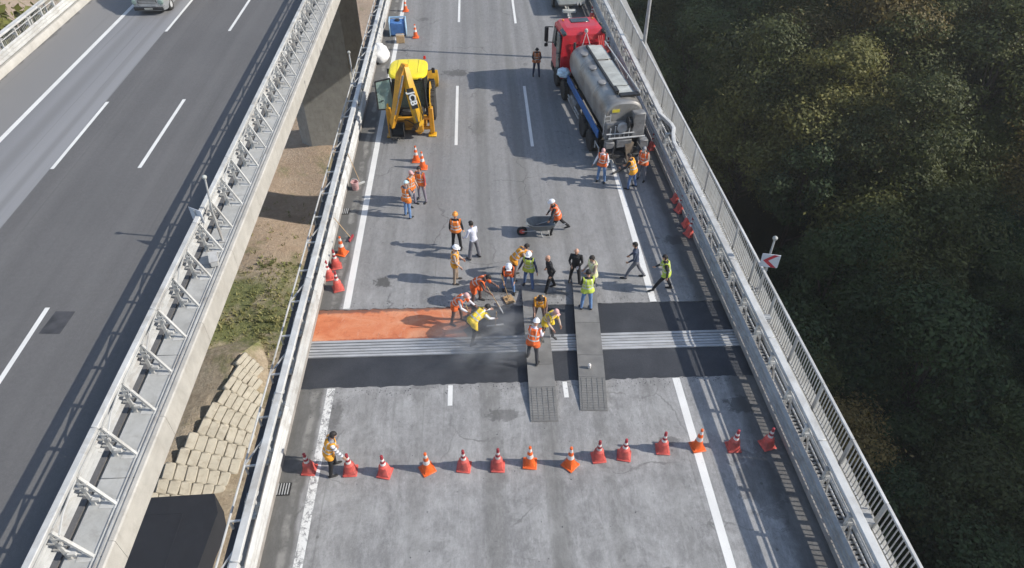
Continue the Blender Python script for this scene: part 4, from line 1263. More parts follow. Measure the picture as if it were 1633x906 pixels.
# ================================================================ backhoe loader
M['yel'] = mat("machine_yellow", (0.68, 0.37, 0.012), 0.45, 0.14, 3, dirt=(0.32, 0.18, 0.05), dirt_amt=0.6, coat=0.2)
M['yelroof'] = mat("roof_yellow", (0.80, 0.64, 0.02), 0.4, 0.06, 2, dirt=(0.5, 0.38, 0.06), dirt_amt=0.25)
M['ochre'] = mat("arm_ochre", (0.56, 0.26, 0.012), 0.5, 0.18, 3, dirt=(0.22, 0.12, 0.04), dirt_amt=0.65)
bh = empty("backhoe_loader", (-3.48, 30.75, 0)); tag(bh, "yellow backhoe loader with folded rear digging arm, seen from behind", "backhoe")
q = MB()
for z in (.42, .95): q.box((0, -.02, z), (2.1, .16, .14), bev=.02)
for sx in (-1, 1): q.box((sx * 1.02, -.02, .85), (.22, .26, 1.35), bev=.03)
q.box((0, .35, .55), (1.5, .6, .5), bev=.04); q.build("rear_frame", M['ochre'], bh)
for sx in (-1, 1):
    q = MB(); q.box((sx * 1.02, -.03, .75), (.14, .16, 1.3), bev=.02); q.box((sx * 1.02, -.03, .05), (.4, .4, .08), bev=.02); q.tube((sx * 1.02, -.06, .9), (sx * 1.02, -.06, 1.75), .05); q.build("stabiliser", M['yel'], bh)
for sx in (-1, 1):
    wheel(bh, sx * .93, 1.75, .76, .76, .48, M['yel']); wheel(bh, sx * .86, 4.05, .5, .5, .34, M['yel'])
    q = MB(); q.loft([(sx * .93, 1.75 + .86 * math.cos(t), .78 + .86 * math.sin(t)) for t in [0.35 + 2.4 * k / 8 for k in range(9)]], [(.27, .025)] * 9, 6, ref=(1, 0, 0)); q.build("fender", M['yel'], bh)
q = MB(); q.box((0, 2.2, .75), (.95, 3.6, .5), bev=.05); q.box((0, 1.5, 1.05), (1.35, 1.7, .35), bev=.05); q.build("chassis", M['chassis'], bh)
q = MB(); q.prism([(2.4, .95), (2.4, 1.72), (2.9, 1.70), (4.3, 1.5), (4.5, 1.35), (4.5, .9)], 0, -.45, .45); q.build("engine_hood", M['yel'], bh)
# cab
q = MB()
P_ = {}
for sx in (-1, 1):
    for (yy, nm) in ((.62, 'r'), (1.5, 'm'), (2.35, 'f')):
        q.bar((sx * .80, yy, 1.15), (sx * .74, yy + (.02 if nm != 'f' else -.12), 2.72), .07, .08)
    q.bar((sx * .80, .62, 1.2), (sx * .80, 2.35, 1.2), .07, .08)
for yy in (.62, 2.35): q.bar((-.8, yy, 1.2), (.8, yy, 1.2), .08, .07)
q.bar((-.76, .64, 2.68), (.76, .64, 2.68), .08, .07); q.build("cab_frame", M['black'], bh)
q = MB(); q.box((0, .63, 1.95), (1.5, .012, 1.42)); q.build("rear_window", M['cabglass'], bh)
q = MB(); q.box((0, 2.28, 1.95), (1.5, .012, 1.42)); q.build("front_window", M['cabglass'], bh)
q = MB(); q.box((.785, 1.5, 1.95), (.012, 1.66, 1.42)); q.build("side_window", M['cabglass'], bh)
q = MB(); q.box((-.785, 1.95, 1.95), (.012, .78, 1.42)); q.build("side_window", M['cabglass'], bh)
q = MB(); q.box((.05, 1.5, 1.45), (.5, .5, .14), bev=.05); q.box((.05, 1.75, 1.8), (.48, .14, .65), bev=.05); q.box((.1, 2.15, 1.6), (.6, .2, .3), bev=.05); q.lathe([(.2, 0), (.22, .02), (.2, .04)], 14, M=Matrix.Translation((.05, 2.0, 1.85)) @ Matrix.Rotation(.6, 4, 'X')); q.build("seat", M['black'], bh)
rf = MB()
def roof_ring(z, k, dz=0):
    out = []
    for j in range(32):
        a = 2 * math.pi * j / 32
        c_, s_ = math.cos(a), math.sin(a)
        out.append((.93 * k * math.copysign(abs(c_) ** .55, c_), 1.42 + 1.03 * k * math.copysign(abs(s_) ** .5, s_), z))
    return out
rs = [roof_ring(2.72, .95), roof_ring(2.76, 1.0), roof_ring(2.84, 1.0), roof_ring(2.90, .93), roof_ring(2.93, .75), roof_ring(2.945, .4)]
for i in range(len(rs) - 1): rf.add(rs[i] + rs[i + 1], [(j, (j + 1) % 32, (j + 1) % 32 + 32, j + 32) for j in range(32)])
rf.add(rs[0], [tuple(range(32))]); rf.add(rs[-1], [tuple(range(32))])
roof = rf.build("roof", M['yelroof'], bh)
for x in (-.5, 0, .5):
    q = MB(); q.box((x, 1.5, 2.945), (.05, 1.4, .025), bev=.01); q.build("roof_rib", M['yelroof'], roof)
for sx in (-1, 1):
    for yy in (.45, 2.42):
        q = MB(); q.box((sx * .6, yy, 2.72), (.2, .1, .14), bev=.03); q.build("work_lamp", M['black'], roof)
# opened door on the left
dr = empty("door", (-.82, .78, 0), R(16), bh)
q = MB()
for p0, p1 in (((0, 0, 1.05), (-.80, 0, 1.15)), ((-.80, 0, 1.15), (-.78, 0, 2.6)), ((-.78, 0, 2.6), (-.05, 0, 2.66)), ((0, 0, 1.05), (-.05, 0, 2.66))): q.bar(p0, p1, .06, .05, ref=(0, 1, 0))
q.build("door_frame", M['black'], dr)
q = MB(); q.add([(-.02, .006, 1.1), (-.76, .006, 1.18), (-.75, .006, 2.57), (-.06, .006, 2.62), (-.02, -.006, 1.1), (-.76, -.006, 1.18), (-.75, -.006, 2.57), (-.06, -.006, 2.62)], [(0, 1, 2, 3), (7, 6, 5, 4)]); q.build("door_glass", M['clear'], dr, fix=False)
q = MB(); q.box((-.55, -.05, 1.6), (.14, .03, .04)); q.build("handle", M['black'], dr)
# digging arm: kingpost, boom, dipper, bucket
q = MB(); q.box((.42, -.28, .8), (.42, .40, .8), bev=.05); q.tube((.42, -.3, .3), (.42, -.3, 1.35), .12, 12); q.build("kingpost", M['ochre'], bh)
q = MB()
q.loft([(.46, -.42, .85), (.42, -.55, 1.5), (.26, -.50, 2.35), (.10, -.25, 3.1), (.02, -.02, 3.55)], [(.24, .22), (.21, .28), (.19, .27), (.17, .22), (.18, .17)], 4, ref=(1, 0, .2), p=2)
boom = q.build("boom", M['yel'], bh)
q = MB(); q.tube((.40, -.62, 1.1), (.22, -.62, 2.3), .06); q.tube((.22, -.62, 2.3), (.10, -.40, 3.0), .035); q.build("boom_cylinder", M['greyp'], bh)
q = MB()
q.loft([(.0, .06, 3.62), (-.20, -.18, 3.25), (-.42, -.42, 2.3), (-.72, -.55, 1.25), (-.86, -.56, .78)], [(.20, .18), (.22, .25), (.19, .22), (.17, .17), (.14, .13)], 4, ref=(1, 0, -.3))
q.box((-.05, .05, 3.5), (.36, .36, .3), bev=.06, rot=(.4, .3, 0)); q.build("dipper", M['ochre'], bh)
q = MB(); q.tube((-.10, -.32, 3.3), (-.38, -.58, 2.3), .06); q.tube((-.38, -.58, 2.3), (-.62, -.68, 1.5), .035); q.build("dipper_cylinder", M['greyp'], bh)
q = MB()
bp = [(-.70, .95), (-.42, .95), (-.15, .8), (-.12, .5), (-.35, .28), (-.72, .3)]
for x0, x1 in ((-.98, -.95), (-.32, -.29)): q.prism(bp, 0, x0, x1)
for i in range(1, 5):
    (ya, za), (yb, zb) = bp[i], bp[i + 1]
    q.bar((-.635, ya - .02, za), (-.635, yb - .02, zb), .66, .03, ref=(1, 0, 0)) if False else q.add([(-.96, ya, za), (-.31, ya, za), (-.31, yb, zb), (-.96, yb, zb), (-.96, ya + .03, za), (-.31, ya + .03, za), (-.31, yb + .03, zb), (-.96, yb + .03, zb)], [(0, 1, 2, 3), (7, 6, 5, 4), (0, 4, 5, 1), (2, 6, 7, 3)])
for k in range(4): q.box((-.9 + k * .18, -.74, .28), (.06, .18, .05))
q.build("digging_bucket", M['chassis'], bh)
q = MB(); q.bar((-.86, -.56, .8), (-.80, -.35, 1.0), .08, .1); q.bar((-.64, -.66, 1.3), (-.64, -.5, .95), .06, .08); q.build("bucket_link", M['ochre'], bh)
q = MB()
for k in range(4): q.loft([(.3 + .05 * k, -.45, .9), (.25 + .08 * k, -.75, 1.0 + .05 * k), (.1 + .08 * k, -.7, .7), (.15, -.4, .6)], [.022] * 4, 6)
q.loft([(.66, -.66, 1.2), (.63, -.62, 1.7), (.48, -.56, 2.3), (.30, -.32, 2.95), (.16, -.10, 3.4)], [.02] * 5, 6); q.loft([(.70, -.58, 1.2), (.67, -.54, 1.7), (.51, -.48, 2.3), (.33, -.24, 2.95), (.2, -.06, 3.35)], [.02] * 5, 6)
q.loft([(-.3, -.05, .9), (-.1, -.4, 1.05), (.2, -.35, .8)], [.025] * 3, 6); q.build("hydraulic_hose", M['black'], bh)
q = MB(); q.box((-.15, .25, 1.15), (.5, .25, .22), bev=.04); q.box((.5, .3, 1.2), (.3, .2, .35), bev=.04); q.build("valve_block", M['chassis'], bh)
# front loader
for sx in (-1, 1):
    q = MB(); q.loft([(sx * .6, 2.7, 1.35), (sx * .6, 3.8, 1.25), (sx * .6, 4.8, .75), (sx * .6, 5.2, .45)], [(.06, .14)] * 4, 4, ref=(1, 0, 0)); q.build("loader_arm", M['yel'], bh)
q = MB(); q.prism([(5.15, .08), (6.0, .06), (6.02, .10), (5.25, .16), (5.18, .5), (5.35, .95), (5.28, 1.0), (5.08, .6)], 0, -1.15, 1.15)
for sx in (-1.15, 1.12): q.prism([(5.12, .08), (6.0, .08), (5.9, .35), (5.35, .95), (5.1, .6)], 0, sx, sx + .03)
q.build("loader_bucket", M['yel'], bh)
for sx in (-1, 1):
    q = MB(); q.bar((sx * .78, 2.3, 2.3), (sx * 1.05, 2.45, 2.3), .03, .03); q.box((sx * 1.12, 2.47, 2.25), (.16, .05, .28), bev=.02); q.build("mirror", M['black'], bh)
q = MB(); q.lathe([(.06, 0), (.07, .03), (.06, .13), (.02, .16)], 12, M=Matrix.Translation((.75, 2.3, 2.93))); q.build("beacon", M['lamp_red'], bh)
# lettering on the boom
cu = bpy.data.curves.new("lettering", 'FONT'); cu.body = "JCB"; cu.size = .42; cu.extrude = .006; cu.align_x = 'CENTER'; cu.align_y = 'CENTER'; cu.offset = 0.012
cu.materials.append(mat("letter_white", (0.75, 0.75, 0.72), 0.5, 0.05))
lt0 = bpy.data.objects.new("lettering_source", cu); col.objects.link(lt0)
ltm = bpy.data.meshes.new_from_object(lt0.evaluated_get(bpy.context.evaluated_depsgraph_get()))
bpy.data.objects.remove(lt0)
lt = link_mesh("lettering", ltm, bh)
a_ = Vector((.10, -.25, 3.1)); b_ = Vector((.42, -.55, 1.5))
ax = (b_ - a_).normalized(); nz = Vector((0, -1, .35)); nz = (nz - ax * nz.dot(ax)).normalized(); ay = nz.cross(ax)
pm = MB(); pm.box((0, 0, 0), (.98, .32, .006)); pmx = Matrix((ax, ay, nz)).transposed().to_4x4()
lp = a_.lerp(b_, .52) + nz * .31
lt.matrix_local = Matrix.Translation(lp + nz * .008) @ pmx
pn = pm.build("letter_panel", mat("letter_black", (0.02, 0.02, 0.022), 0.5, 0.1), bh); pn.matrix_local = Matrix.Translation(lp) @ pmx

# ================================================================ grey van coming on the open road
vn = empty("grey_van", (-21.35, 46.5, .4), math.pi); tag(vn, "silver grey van coming on the open road, cut by the top edge", "van")
M['silver'] = mat("van_silver", (0.36, 0.37, 0.38), 0.3, 0.06, 2, 0.4, coat=0.4)
q = MB()
vr = [(.28, -6.0, .0, 1.0), (.55, -6.05, .08, 1.06), (1.0, -6.05, .06, 1.07), (1.35, -6.05, -.45, 1.06), (2.1, -6.0, -1.35, .98), (2.55, -5.95, -1.9, .9), (2.68, -5.8, -2.3, .75)]
def vring(z, yb, yf, w):
    return [(-w, yb, z), (w, yb, z), (w, yf - .35, z), (w - .12, yf - .1, z), (w - .4, yf, z), (-w + .4, yf, z), (-w + .12, yf - .1, z), (-w, yf - .35, z)]
VR = [vring(*k) for k in vr]
for i in range(len(VR) - 1): q.add(VR[i] + VR[i + 1], [(j, (j + 1) % 8, (j + 1) % 8 + 8, j + 8) for j in range(8)])
q.add(VR[0], [tuple(range(8))]); q.add(VR[-1], [tuple(range(8))]); q.build("body", M['silver'], vn)
q = MB(); q.add([(-.9, -.48, 1.40), (.9, -.48, 1.40), (.82, -1.30, 2.08), (-.82, -1.30, 2.08), (-.9, -.6, 1.40), (.9, -.6, 1.40), (.82, -1.42, 2.08), (-.82, -1.42, 2.08)], [(0, 1, 2, 3), (7, 6, 5, 4), (0, 4, 5, 1), (2, 6, 7, 3)]); q.build("windscreen", M['glass'], vn)
q = MB()
for k in range(4): q.box((0, .075, .66 + .09 * k), (1.1, .03, .035))
q.box((0, .06, .79), (1.2, .02, .4), 1); q.build("grille", [M['galv'], M['black']], vn)
q = MB(); q.box((0, .11, .46), (1.9, .08, .22), bev=.04); q.build("bumper", M['black'], vn)
q = MB(); q.box((0, .16, .47), (.52, .015, .11)); q.build("number_plate", M['pale'], vn)
for sx in (-1, 1):
    q = MB(); q.box((sx * .82, -.02, .85), (.34, .2, .3), bev=.06); q.build("headlight", M['clear'], vn)
    q = MB(); q.box((sx * 1.2, -1.0, 1.5), (.2, .12, .3), bev=.04); q.build("mirror", M['black'], vn)
    for y in (-1.0, -4.6): wheel(vn, sx * .95, y, .36, .36, .24, M['galv'])

# ================================================================ posts, lamp pole, signs, boxes
def lamp_post(x, y, z, h, label, tilt=0.0):
    r = empty("lamp_post", (x, y, z)); tag(r, label, "lamp post", "globe topped posts")
    q = MB(); q.loft([(0, 0, 0), (0, 0, h * .5), (tilt, 0, h)], [.05, .04, .035], 10); q.box((0, 0, .02), (.24, .24, .04)); q.build("pole", M['galv'], r)
    q = MB(); q.lathe([(.02, h), (.07, h + .02), (.09, h + .06), (.085, h + .11), (.045, h + .15), (.01, h + .16)], 14, M=Matrix.Translation((tilt, 0, 0))); q.build("globe", M['pale'], r)
    return r
lamp_post(-10.40, 22.05, .42, 2.9, "slim globe topped post on the walkway of the open road", .15)
lamp_post(-7.05, 36.5, .05, 1.75, "slim globe topped post in the gap beside the backhoe")
lp_ = lamp_post(10.12, 18.6, .05, 2.35, "slim globe topped post at the outer railing behind the chevron sign")
def chevron(x, y, z, rz, label, back=False):
    r = empty("chevron_sign", (x, y, z), rz); tag(r, label, "sign")
    q = MB(); q.box((0, 0, 0), (.62, .02, .58), bev=.005); q.build("panel", mat("sign_white", (0.62, 0.64, 0.68), 0.4, 0.06), r)
    if not back:
        q = MB()
        for (p0, p1) in (((-.22, 0.0), (.12, .29)), ((-.22, 0.0), (.12, -.29))):
            s = 1 if p1[1] > 0 else -1
            q.add([(-.24, -.0125, 0), (-.06, -.0125, 0), (.26, -.0125, s * .28), (.08, -.0125, s * .28)], [(0, 1, 2, 3)])
        q.build("chevron", mat("sign_red", (0.55, 0.03, 0.05), 0.45, 0.08), r, fix=False)
    q = MB(); q.box((0, .03, 0), (.05, .04, .5)); q.box((0, .05, -1.0), (.045, .045, 1.7)); q.build("bracket", M['galv'], r)
chevron(10.02, 18.28, 1.72, R(-14), "white sign with a red arrow chevron on the outer railing")
chevron(-10.86, 21.7, 1.95, R(150), "blue white sign plate on the open road's barrier, seen from behind", True)
def cabinet(x, y, z, s, rz, label):
    r = empty("junction_box", (x, y, z), rz); tag(r, label, "junction box")
    q = MB(); q.box((0, 0, s[2] / 2), s, bev=.02); q.build("body", M['galv_w'], r)
    q = MB(); q.box((0, -s[1] / 2 - .008, s[2] / 2), (s[0] * .8, .016, s[2] * .85)); q.box((0, 0, s[2] + .012), (s[0] * 1.08, s[1] * 1.08, .024)); q.build("lid", M['galv'], r)
cabinet(9.80, 9.05, .22, (.26, .46, .42), rang, "grey junction box on the cable tray behind the outer barrier")
cabinet(-10.34, 20.7, .47, (.30, .62, .24), .35, "white box on the open road's walkway")
cabinet(9.45, 16.35, .05, (.3, .22, .8), rang, "pale cabinet on the forest side walkway beside the joint")
sl = empty("street_light", (9.55, 38.7, .05)); tag(sl, "tall grey street light pole on the forest side walkway", "street light")
q = MB(); q.loft([(0, 0, 0), (0, 0, 6), (0, 0, 12.5)], [.12, .09, .065], 12); q.box((0, 0, .04), (.4, .4, .06)); q.build("pole", M['galv'], sl)
q = MB(); q.loft([(0, 0, 12.4), (.4, 0, 13.0), (1.2, 0, 13.2)], [.06, .05, .04], 8); q.build("arm", M['galv'], sl)
q = MB(); q.box((1.5, 0, 13.2), (.7, .3, .12), bev=.04); q.build("lamp_head", M['pale'], sl)

# blue container, brown box, white sack
bc = empty("blue_container", (-5.1, 43.6, 0), .05); tag(bc, "blue plastic container on the far left edge line", "container")
M['bluebox'] = mat("container_blue", (0.06, 0.16, 0.38), 0.5, 0.2, 4); M['bluepale'] = mat("container_pale_blue", (0.30, 0.45, 0.58), 0.5, 0.2, 4)
q = MB(); q.box((0, 0, .45), (.95, .8, .8), bev=.06); q.build("body", M['bluebox'], bc)
q = MB()
for sx in (-1, 1):
    q.box((sx * .5, 0, .5), (.07, .86, .95), bev=.02)
q.box((0, .42, .92), (1.05, .07, .08)); q.build("frame", M['bluepale'], bc)
q = MB(); q.lathe([(.16, .85), (.17, .9), (.1, .95)], 14); q.build("cap", M['black'], bc)
bx = empty("brown_box", (-4.88, 42.3, 0), .1); tag(bx, "small brown box in front of the blue container", "box")
q = MB(); q.box((0, 0, .24), (.5, .42, .46), bev=.02); q.build("body", M['wood'], bx)
q = MB(); q.box((0, 0, .475), (.54, .12, .012)); q.build("tape", M['pale'], bx)
blob("white_sack", (-5.85, 39.6, .42), (.52, .62, .62), mat("sack_white", (0.70, 0.70, 0.69), 0.7, 0.1, 6, 0, 0.4), "big white sack leaning on the median barrier behind the backhoe", "sack", 9)
bk = empty("paint_bucket", (-5.72, 26.1, 0)); tag(bk, "pinkish bucket standing by the median barrier", "bucket")
q = MB(); q.lathe([(.13, 0), (.14, .02), (.17, .38), (.18, .40), (.15, .40), (.13, .05)], 18); q.build("pail", mat("bucket_pink", (0.55, 0.33, 0.32), 0.6, 0.25, 5), bk)
q = MB(); q.loft([(-.17, 0, .36), (-.12, .03, .5), (0, .05, .54), (.12, .03, .5), (.17, 0, .36)], [.01] * 5, 6); q.build("handle", M['galv'], bk)
def stick_tool(name, p_top, p_bot, head, label, cat, hm='black'):
    p_top, p_bot = Vector(p_top), Vector(p_bot)
    r = empty(name, p_bot); tag(r, label, cat)
    q = MB(); q.tube((0, 0, 0), p_top - p_bot, .016); q.build("handle", M['wood'], r)
    d = (p_top - p_bot); d.z = 0
    d = d.normalized() if d.length > .01 else Vector((0, 1, 0))
    rz = math.atan2(d.y, d.x) - math.pi / 2
    q = MB()
    if head == 'broom': q.box((0, 0, .02), (.42, .07, .05), bev=.01); q.box((0, 0, -.03), (.4, .05, .07))
    elif head == 'rake':
        q.box((0, 0, .0), (.6, .04, .05))
        for k in range(9): q.box((-.28 + k * .07, -.02, -.04), (.012, .02, .07))
    elif head == 'shovel':
        q.add([(-.12, -.02, .02), (.12, -.02, .02), (.13, -.26, -.02), (0, -.36, -.03), (-.13, -.26, -.02), (-.12, -.02, .035), (.12, -.02, .035), (.13, -.26, -.005), (0, -.36, -.015), (-.13, -.26, -.005)], [(0, 1, 2, 3, 4), (9, 8, 7, 6, 5), (0, 5, 6, 1), (1, 6, 7, 2), (2, 7, 8, 3), (3, 8, 9, 4), (4, 9, 5, 0)])
    elif head == 'squeegee': q.box((0, 0, .0), (.62, .05, .04)); q.box((0, 0, -.03), (.6, .015, .05))
    elif head == 'tamper': q.box((0, 0, -.01), (.42, .36, .04), bev=.01); q.box((0, 0, .03), (.12, .12, .06)); q.box((-.16, 0, .015), (.06, .3, .03)); q.box((.16, 0, .015), (.06, .3, .03))
    o = q.build("head", M[hm], r, rot=(0, 0, rz))
    return r
stick_tool("broom", (-6.02, 22.6, 1.0), (-5.46, 22.45, .07), 'broom', "broom leaning on the median barrier by the four cones", "broom", 'cone_tip')
stick_tool("long_pole", (-6.05, 27.3, 1.1), (-5.55, 26.5, .05), 'broom', "long thin pole leaning on the median barrier beside the bucket", "pole", 'galv')

# ================================================================ people
def cloth(name, c, var=0.2): return mat("cloth_" + name, c, 0.85, var, 7, 0, 0.25)
CL = {k: cloth(k, v) for k, v in dict(jeans=(.10, .16, .30), navy=(.03, .04, .075), black=(.016, .016, .018), grey=(.17, .17, .19), khaki=(.30, .23, .17), brown=(.13, .085, .075),
      white=(.68, .68, .70), lav=(.62, .63, .72), dk=(.035, .035, .04), mauve=(.24, .21, .25), red=(.42, .07, .06), stripe=(.30, .30, .32), slate=(.055, .07, .11), tan=(.42, .33, .27), bluejean=(.13, .23, .42)).items()}
VEST = dict(orange=cloth("vest_orange", (.72, .19, .03), .3), deep=cloth("vest_deep_orange", (.70, .13, .03), .3), amber=cloth("vest_amber", (.74, .32, .03), .3), yellow=cloth("vest_yellow", (.74, .52, .04), .28), lime=cloth("vest_lime", (.46, .56, .08), .28), cream=cloth("vest_cream", (.66, .66, .36), .12), rust=cloth("vest_rust", (.50, .16, .05), .2))
REFL = mat("reflective_tape", (.50, .51, .48), .35, .1)
SKIN = [mat("skin_a", (.50, .28, .19), .55, .1), mat("skin_b", (.38, .20, .13), .55, .1)]
HAIR = mat("hair_dark", (.018, .014, .012), .7, .3)
HAT = dict(white=mat("helmet_white", (.78, .78, .80), .35, .05), orange=mat("helmet_orange", (.80, .30, .05), .35, .08), pink=mat("cap_pinkish", (.62, .36, .34), .7, .12), cyan=mat("cap_pale_cyan", (.45, .62, .66), .6, .15), grey=mat("cap_grey", (.25, .25, .26), .7, .15))
EYE = mat("eye_dark", (.01, .01, .012), .4, .1)
SHOE = mat("shoe_dark", (.02, .018, .017), .7, .3)

def rotx(v, a):
    c, s = math.cos(a), math.sin(a)
    return Vector((v.x, v.y * c - v.z * s, v.y * s + v.z * c))

def skeleton(P):
    """local frame: +y forward, +x right, z up"""
    J = {}
    lean, bend = R(P.get('lean', 3)), R(P.get('bend', 0))
    tw = R(P.get('twist', 0)); side = R(P.get('side', 0))
    hip = Vector((0, -0.26 * math.sin(lean + bend) * P.get('back', 1), 0))
    sp1 = Vector((math.sin(side) * .5, math.sin(lean), math.cos(lean))).normalized()
    sp2 = Vector((math.sin(side), math.sin(lean + bend), math.cos(lean + bend))).normalized()
    J['pel'] = hip; J['waist'] = hip + sp1 * .17; J['chest'] = J['waist'] + sp2 * .20; J['neck'] = J['chest'] + sp2 * .165
    lat = Vector((math.cos(tw), math.sin(tw), 0)); J['lat'] = lat; J['sp'] = sp2
    hp = R(P.get('head', 10)); hy = R(P.get('look', 0))
    ha = lean + bend + hp
    hup = Vector((math.sin(side) * .5, math.sin(ha * .75), math.cos(ha * .75))).normalized()
    J['hc'] = J['neck'] + (sp2 * .35 + hup * .65).normalized() * .085 + hup * .115
    fw = Vector((math.sin(hy), math.cos(hy) * math.cos(ha), -math.sin(ha)))
    fw = (fw - hup * fw.dot(hup)).normalized(); J['hup'], J['hfw'] = hup, fw
    for i, s in ((0, -1), (1, 1)):
        th, kn, spd = P.get('legs', ((4, 6, 6), (-3, 4, 6)))[i]
        th, kn, spd = R(th), R(kn), R(spd)
        h = hip + Vector((s * .095, 0, -.02))
        k = h + Vector((s * math.sin(spd), math.sin(th), -math.cos(th))).normalized() * .43
        a = k + Vector((s * math.sin(spd) * .8, math.sin(th - kn), -math.cos(th - kn))).normalized() * .42
        J['h%d' % i], J['k%d' % i], J['a%d' % i] = h, k, a
        p, ab, el, inw = P.get('arms', ((8, 10, 15, 0), (8, 10, 15, 0)))[i]
        sh = J['neck'] + lat * (s * .185) - sp2 * .045
        p, ab, el, inw = R(p), R(ab), R(el), R(inw)
        e = sh + Vector((s * math.sin(ab), math.sin(p) * math.cos(ab), -math.cos(p) * math.cos(ab))) * .29
        d2 = Vector((s * math.sin(ab - inw), math.sin(p + el) * math.cos(ab - inw), -math.cos(p + el) * math.cos(ab - inw)))
        w = e + d2 * .255
        J['s%d' % i], J['e%d' % i], J['w%d' % i], J['hd%d' % i] = sh, e, w, d2
    zmin = min(J['a0'].z, J['a1'].z) - .085
    ac = (J['a0'] + J['a1']) / 2
    off = Vector((-ac.x, -ac.y, -zmin))
    for k in list(J):
        if k not in ('lat', 'sp', 'hup', 'hfw', 'hd0', 'hd1'): J[k] = J[k] + off
    return J

PEOPLE = []
def person(x, y, z, heading, P, C, label, h=1.75):
    J = skeleton(P)
    s_ = h / 1.75 * .97
    wide = C.get('wide', 1.0)
    q = MB()
    sp, lat = J['sp'], J['lat']
    # torso
    fwd = sp.cross(lat) * -1
    q.loft([J['pel'] - sp * .10, J['pel'] - sp * .03, J['pel'] + sp * .05, J['waist'], J['chest'], J['chest'] + sp * .10, J['neck'] - sp * .03, J['neck'] + sp * .015],
           [(.10, .08), (.155, .118), (.162, .122), (.148, .112), (.172, .128), (.185, .122), (.135, .085), (.062, .062)], 16, ref=fwd)
    q.loft([J['neck'] - sp * .04, J['hc'] - J['hup'] * .04], [.06, .055], 10)
    bones = [(J['pel'], J['waist'], .16, 't'), (J['waist'], J['chest'], .16, 't'), (J['chest'], J['neck'], .15, 't'), (J['neck'] + sp * .05, J['hc'], .09, 'h')]
    # head
    hx = J['hfw'].cross(J['hup'])
    Mh = Matrix((hx, J['hfw'], J['hup'])).transposed()
    def H(p): return J['hc'] + Mh @ Vector(p)
    q.loft([H((0, .028, -.125)), H((0, .026, -.105)), H((0, .012, -.06)), H((0, .0, 0)), H((0, -.004, .06)), H((0, -.006, .10)), H((0, -.006, .122))],
           [(.02, .03), (.045, .055), (.066, .085), (.076, .097), (.073, .094), (.05, .068), (.015, .02)], 14, ref=-J['hfw'])
    q.loft([H((0, .085, .02)), H((0, .112, -.028)), H((0, .09, -.04))], [.010, .017, .010], 6)
    for sx in (-1, 1): q.loft([H((sx * .070, -.005, .022)), H((sx * .088, -.015, .02)), H((sx * .078, -.005, -.035))], [.014, .018, .012], 6)
    bones.append((H((0, 0, -.05)), H((0, 0, .08)), .095, 'h'))
    for i, sx in ((0, -1), (1, 1)):
        hh, k, a = J['h%d' % i], J['k%d' % i], J['a%d' % i]
        q.loft([hh + Vector((0, 0, .06)), hh - Vector((0, 0, .03)), hh.lerp(k, .45), k, k.lerp(a, .3), k.lerp(a, .8), a], [.085, .098, .083 * wide, .066 * wide ** 1.5, .066 * wide ** 2, .055 * wide ** 2.6, .050 * wide ** 2.6], 12)
        bones += [(hh, k, .09, 'l'), (k, a, .07, 'l')]
        fd = Vector(((a.x - hh.x) * .35, 1, 0)).normalized()
        ft = Vector((a.x, a.y, a.z - .085))
        lift = a.z - .085
        toe_drop = min(lift, .05)
        f0, f1, f2 = a - fd * .055 + Vector((0, 0, -.045)), a + fd * .06 + Vector((0, 0, -.05 - toe_drop * .4)), a + fd * .17 + Vector((0, 0, -.062 - toe_drop))
        q.loft([a + Vector((0, 0, .0)), a + Vector((0, 0, -.05))], [.046, .05], 10)
        q.loft([f0 - fd * .02, f0 + Vector((0, 0, .005)), f1, f2, f2 + fd * .035], [(.025, .03), (.042, .042), (.048, .036), (.046, .025), (.025, .016)], 10, ref=(0, 0, 1))
        bones += [(f0, f2, .055, 'f')]
        s0, e, w, d2 = J['s%d' % i], J['e%d' % i], J['w%d' % i], J['hd%d' % i]
        q.loft([J['neck'] - sp * .06 + lat * (sx * .09), s0, s0.lerp(e, .45), e, e.lerp(w, .35), w], [.068, .066, .054, .047, .047, .034], 12)
        bones += [(s0, e, .06, 'a'), (e, w - d2 * .02, .05, 'b')]
        # hand: palm, four fingers, thumb
        ux = d2.cross(Vector((sx, 0, 0)))
        if ux.length < .2: ux = Vector((0, 1, 0)) - d2 * d2.y
        ux.normalize()
        pn_ = d2.cross(ux).normalized() * (-sx)
        q.loft([w - d2 * .02, w + d2 * .03, w + d2 * .085], [(.028, .024), (.022, .042), (.018, .044)], 8, ref=ux)
        for k2 in range(4):
            o_ = ux * (-.033 + .022 * k2); L_ = (.062, .074, .078, .068)[k2]
            b0 = w + d2 * .08 + o_; b1 = b0 + d2 * L_ * .6 + pn_ * .012; b2 = b1 + (d2 * .6 + pn_ * .8).normalized() * L_ * .5
            q.loft([b0 - d2 * .01, b1, b2], [.0105, .0105, .009], 6)
        t0 = w + d2 * .03 + ux * .035; t1 = t0 + (d2 * .6 + ux * .7).normalized() * .045; t2 = t1 + (d2 * .9 + pn_ * .5).normalized() * .035
        q.loft([t0 - ux * .01, t1, t2], [.014, .012, .010], 6)
        bones += [(w + d2 * .015, w + d2 * .14, .045, 'p')]
    me = bpy.data.meshes.new("body_src")
    me.from_pydata(q.v, [], q.f)
    bm = bmesh.new(); bm.from_mesh(me); bmesh.ops.recalc_face_normals(bm, faces=bm.faces); bm.to_mesh(me); bm.free()
    tmp = bpy.data.objects.new("tmp_body", me); col.objects.link(tmp)
    m1 = tmp.modifiers.new("r", 'REMESH'); m1.mode = 'VOXEL'; m1.voxel_size = 0.0125
    m2 = tmp.modifiers.new("s", 'SMOOTH'); m2.factor = .5; m2.iterations = 2
    hd = R(-heading)
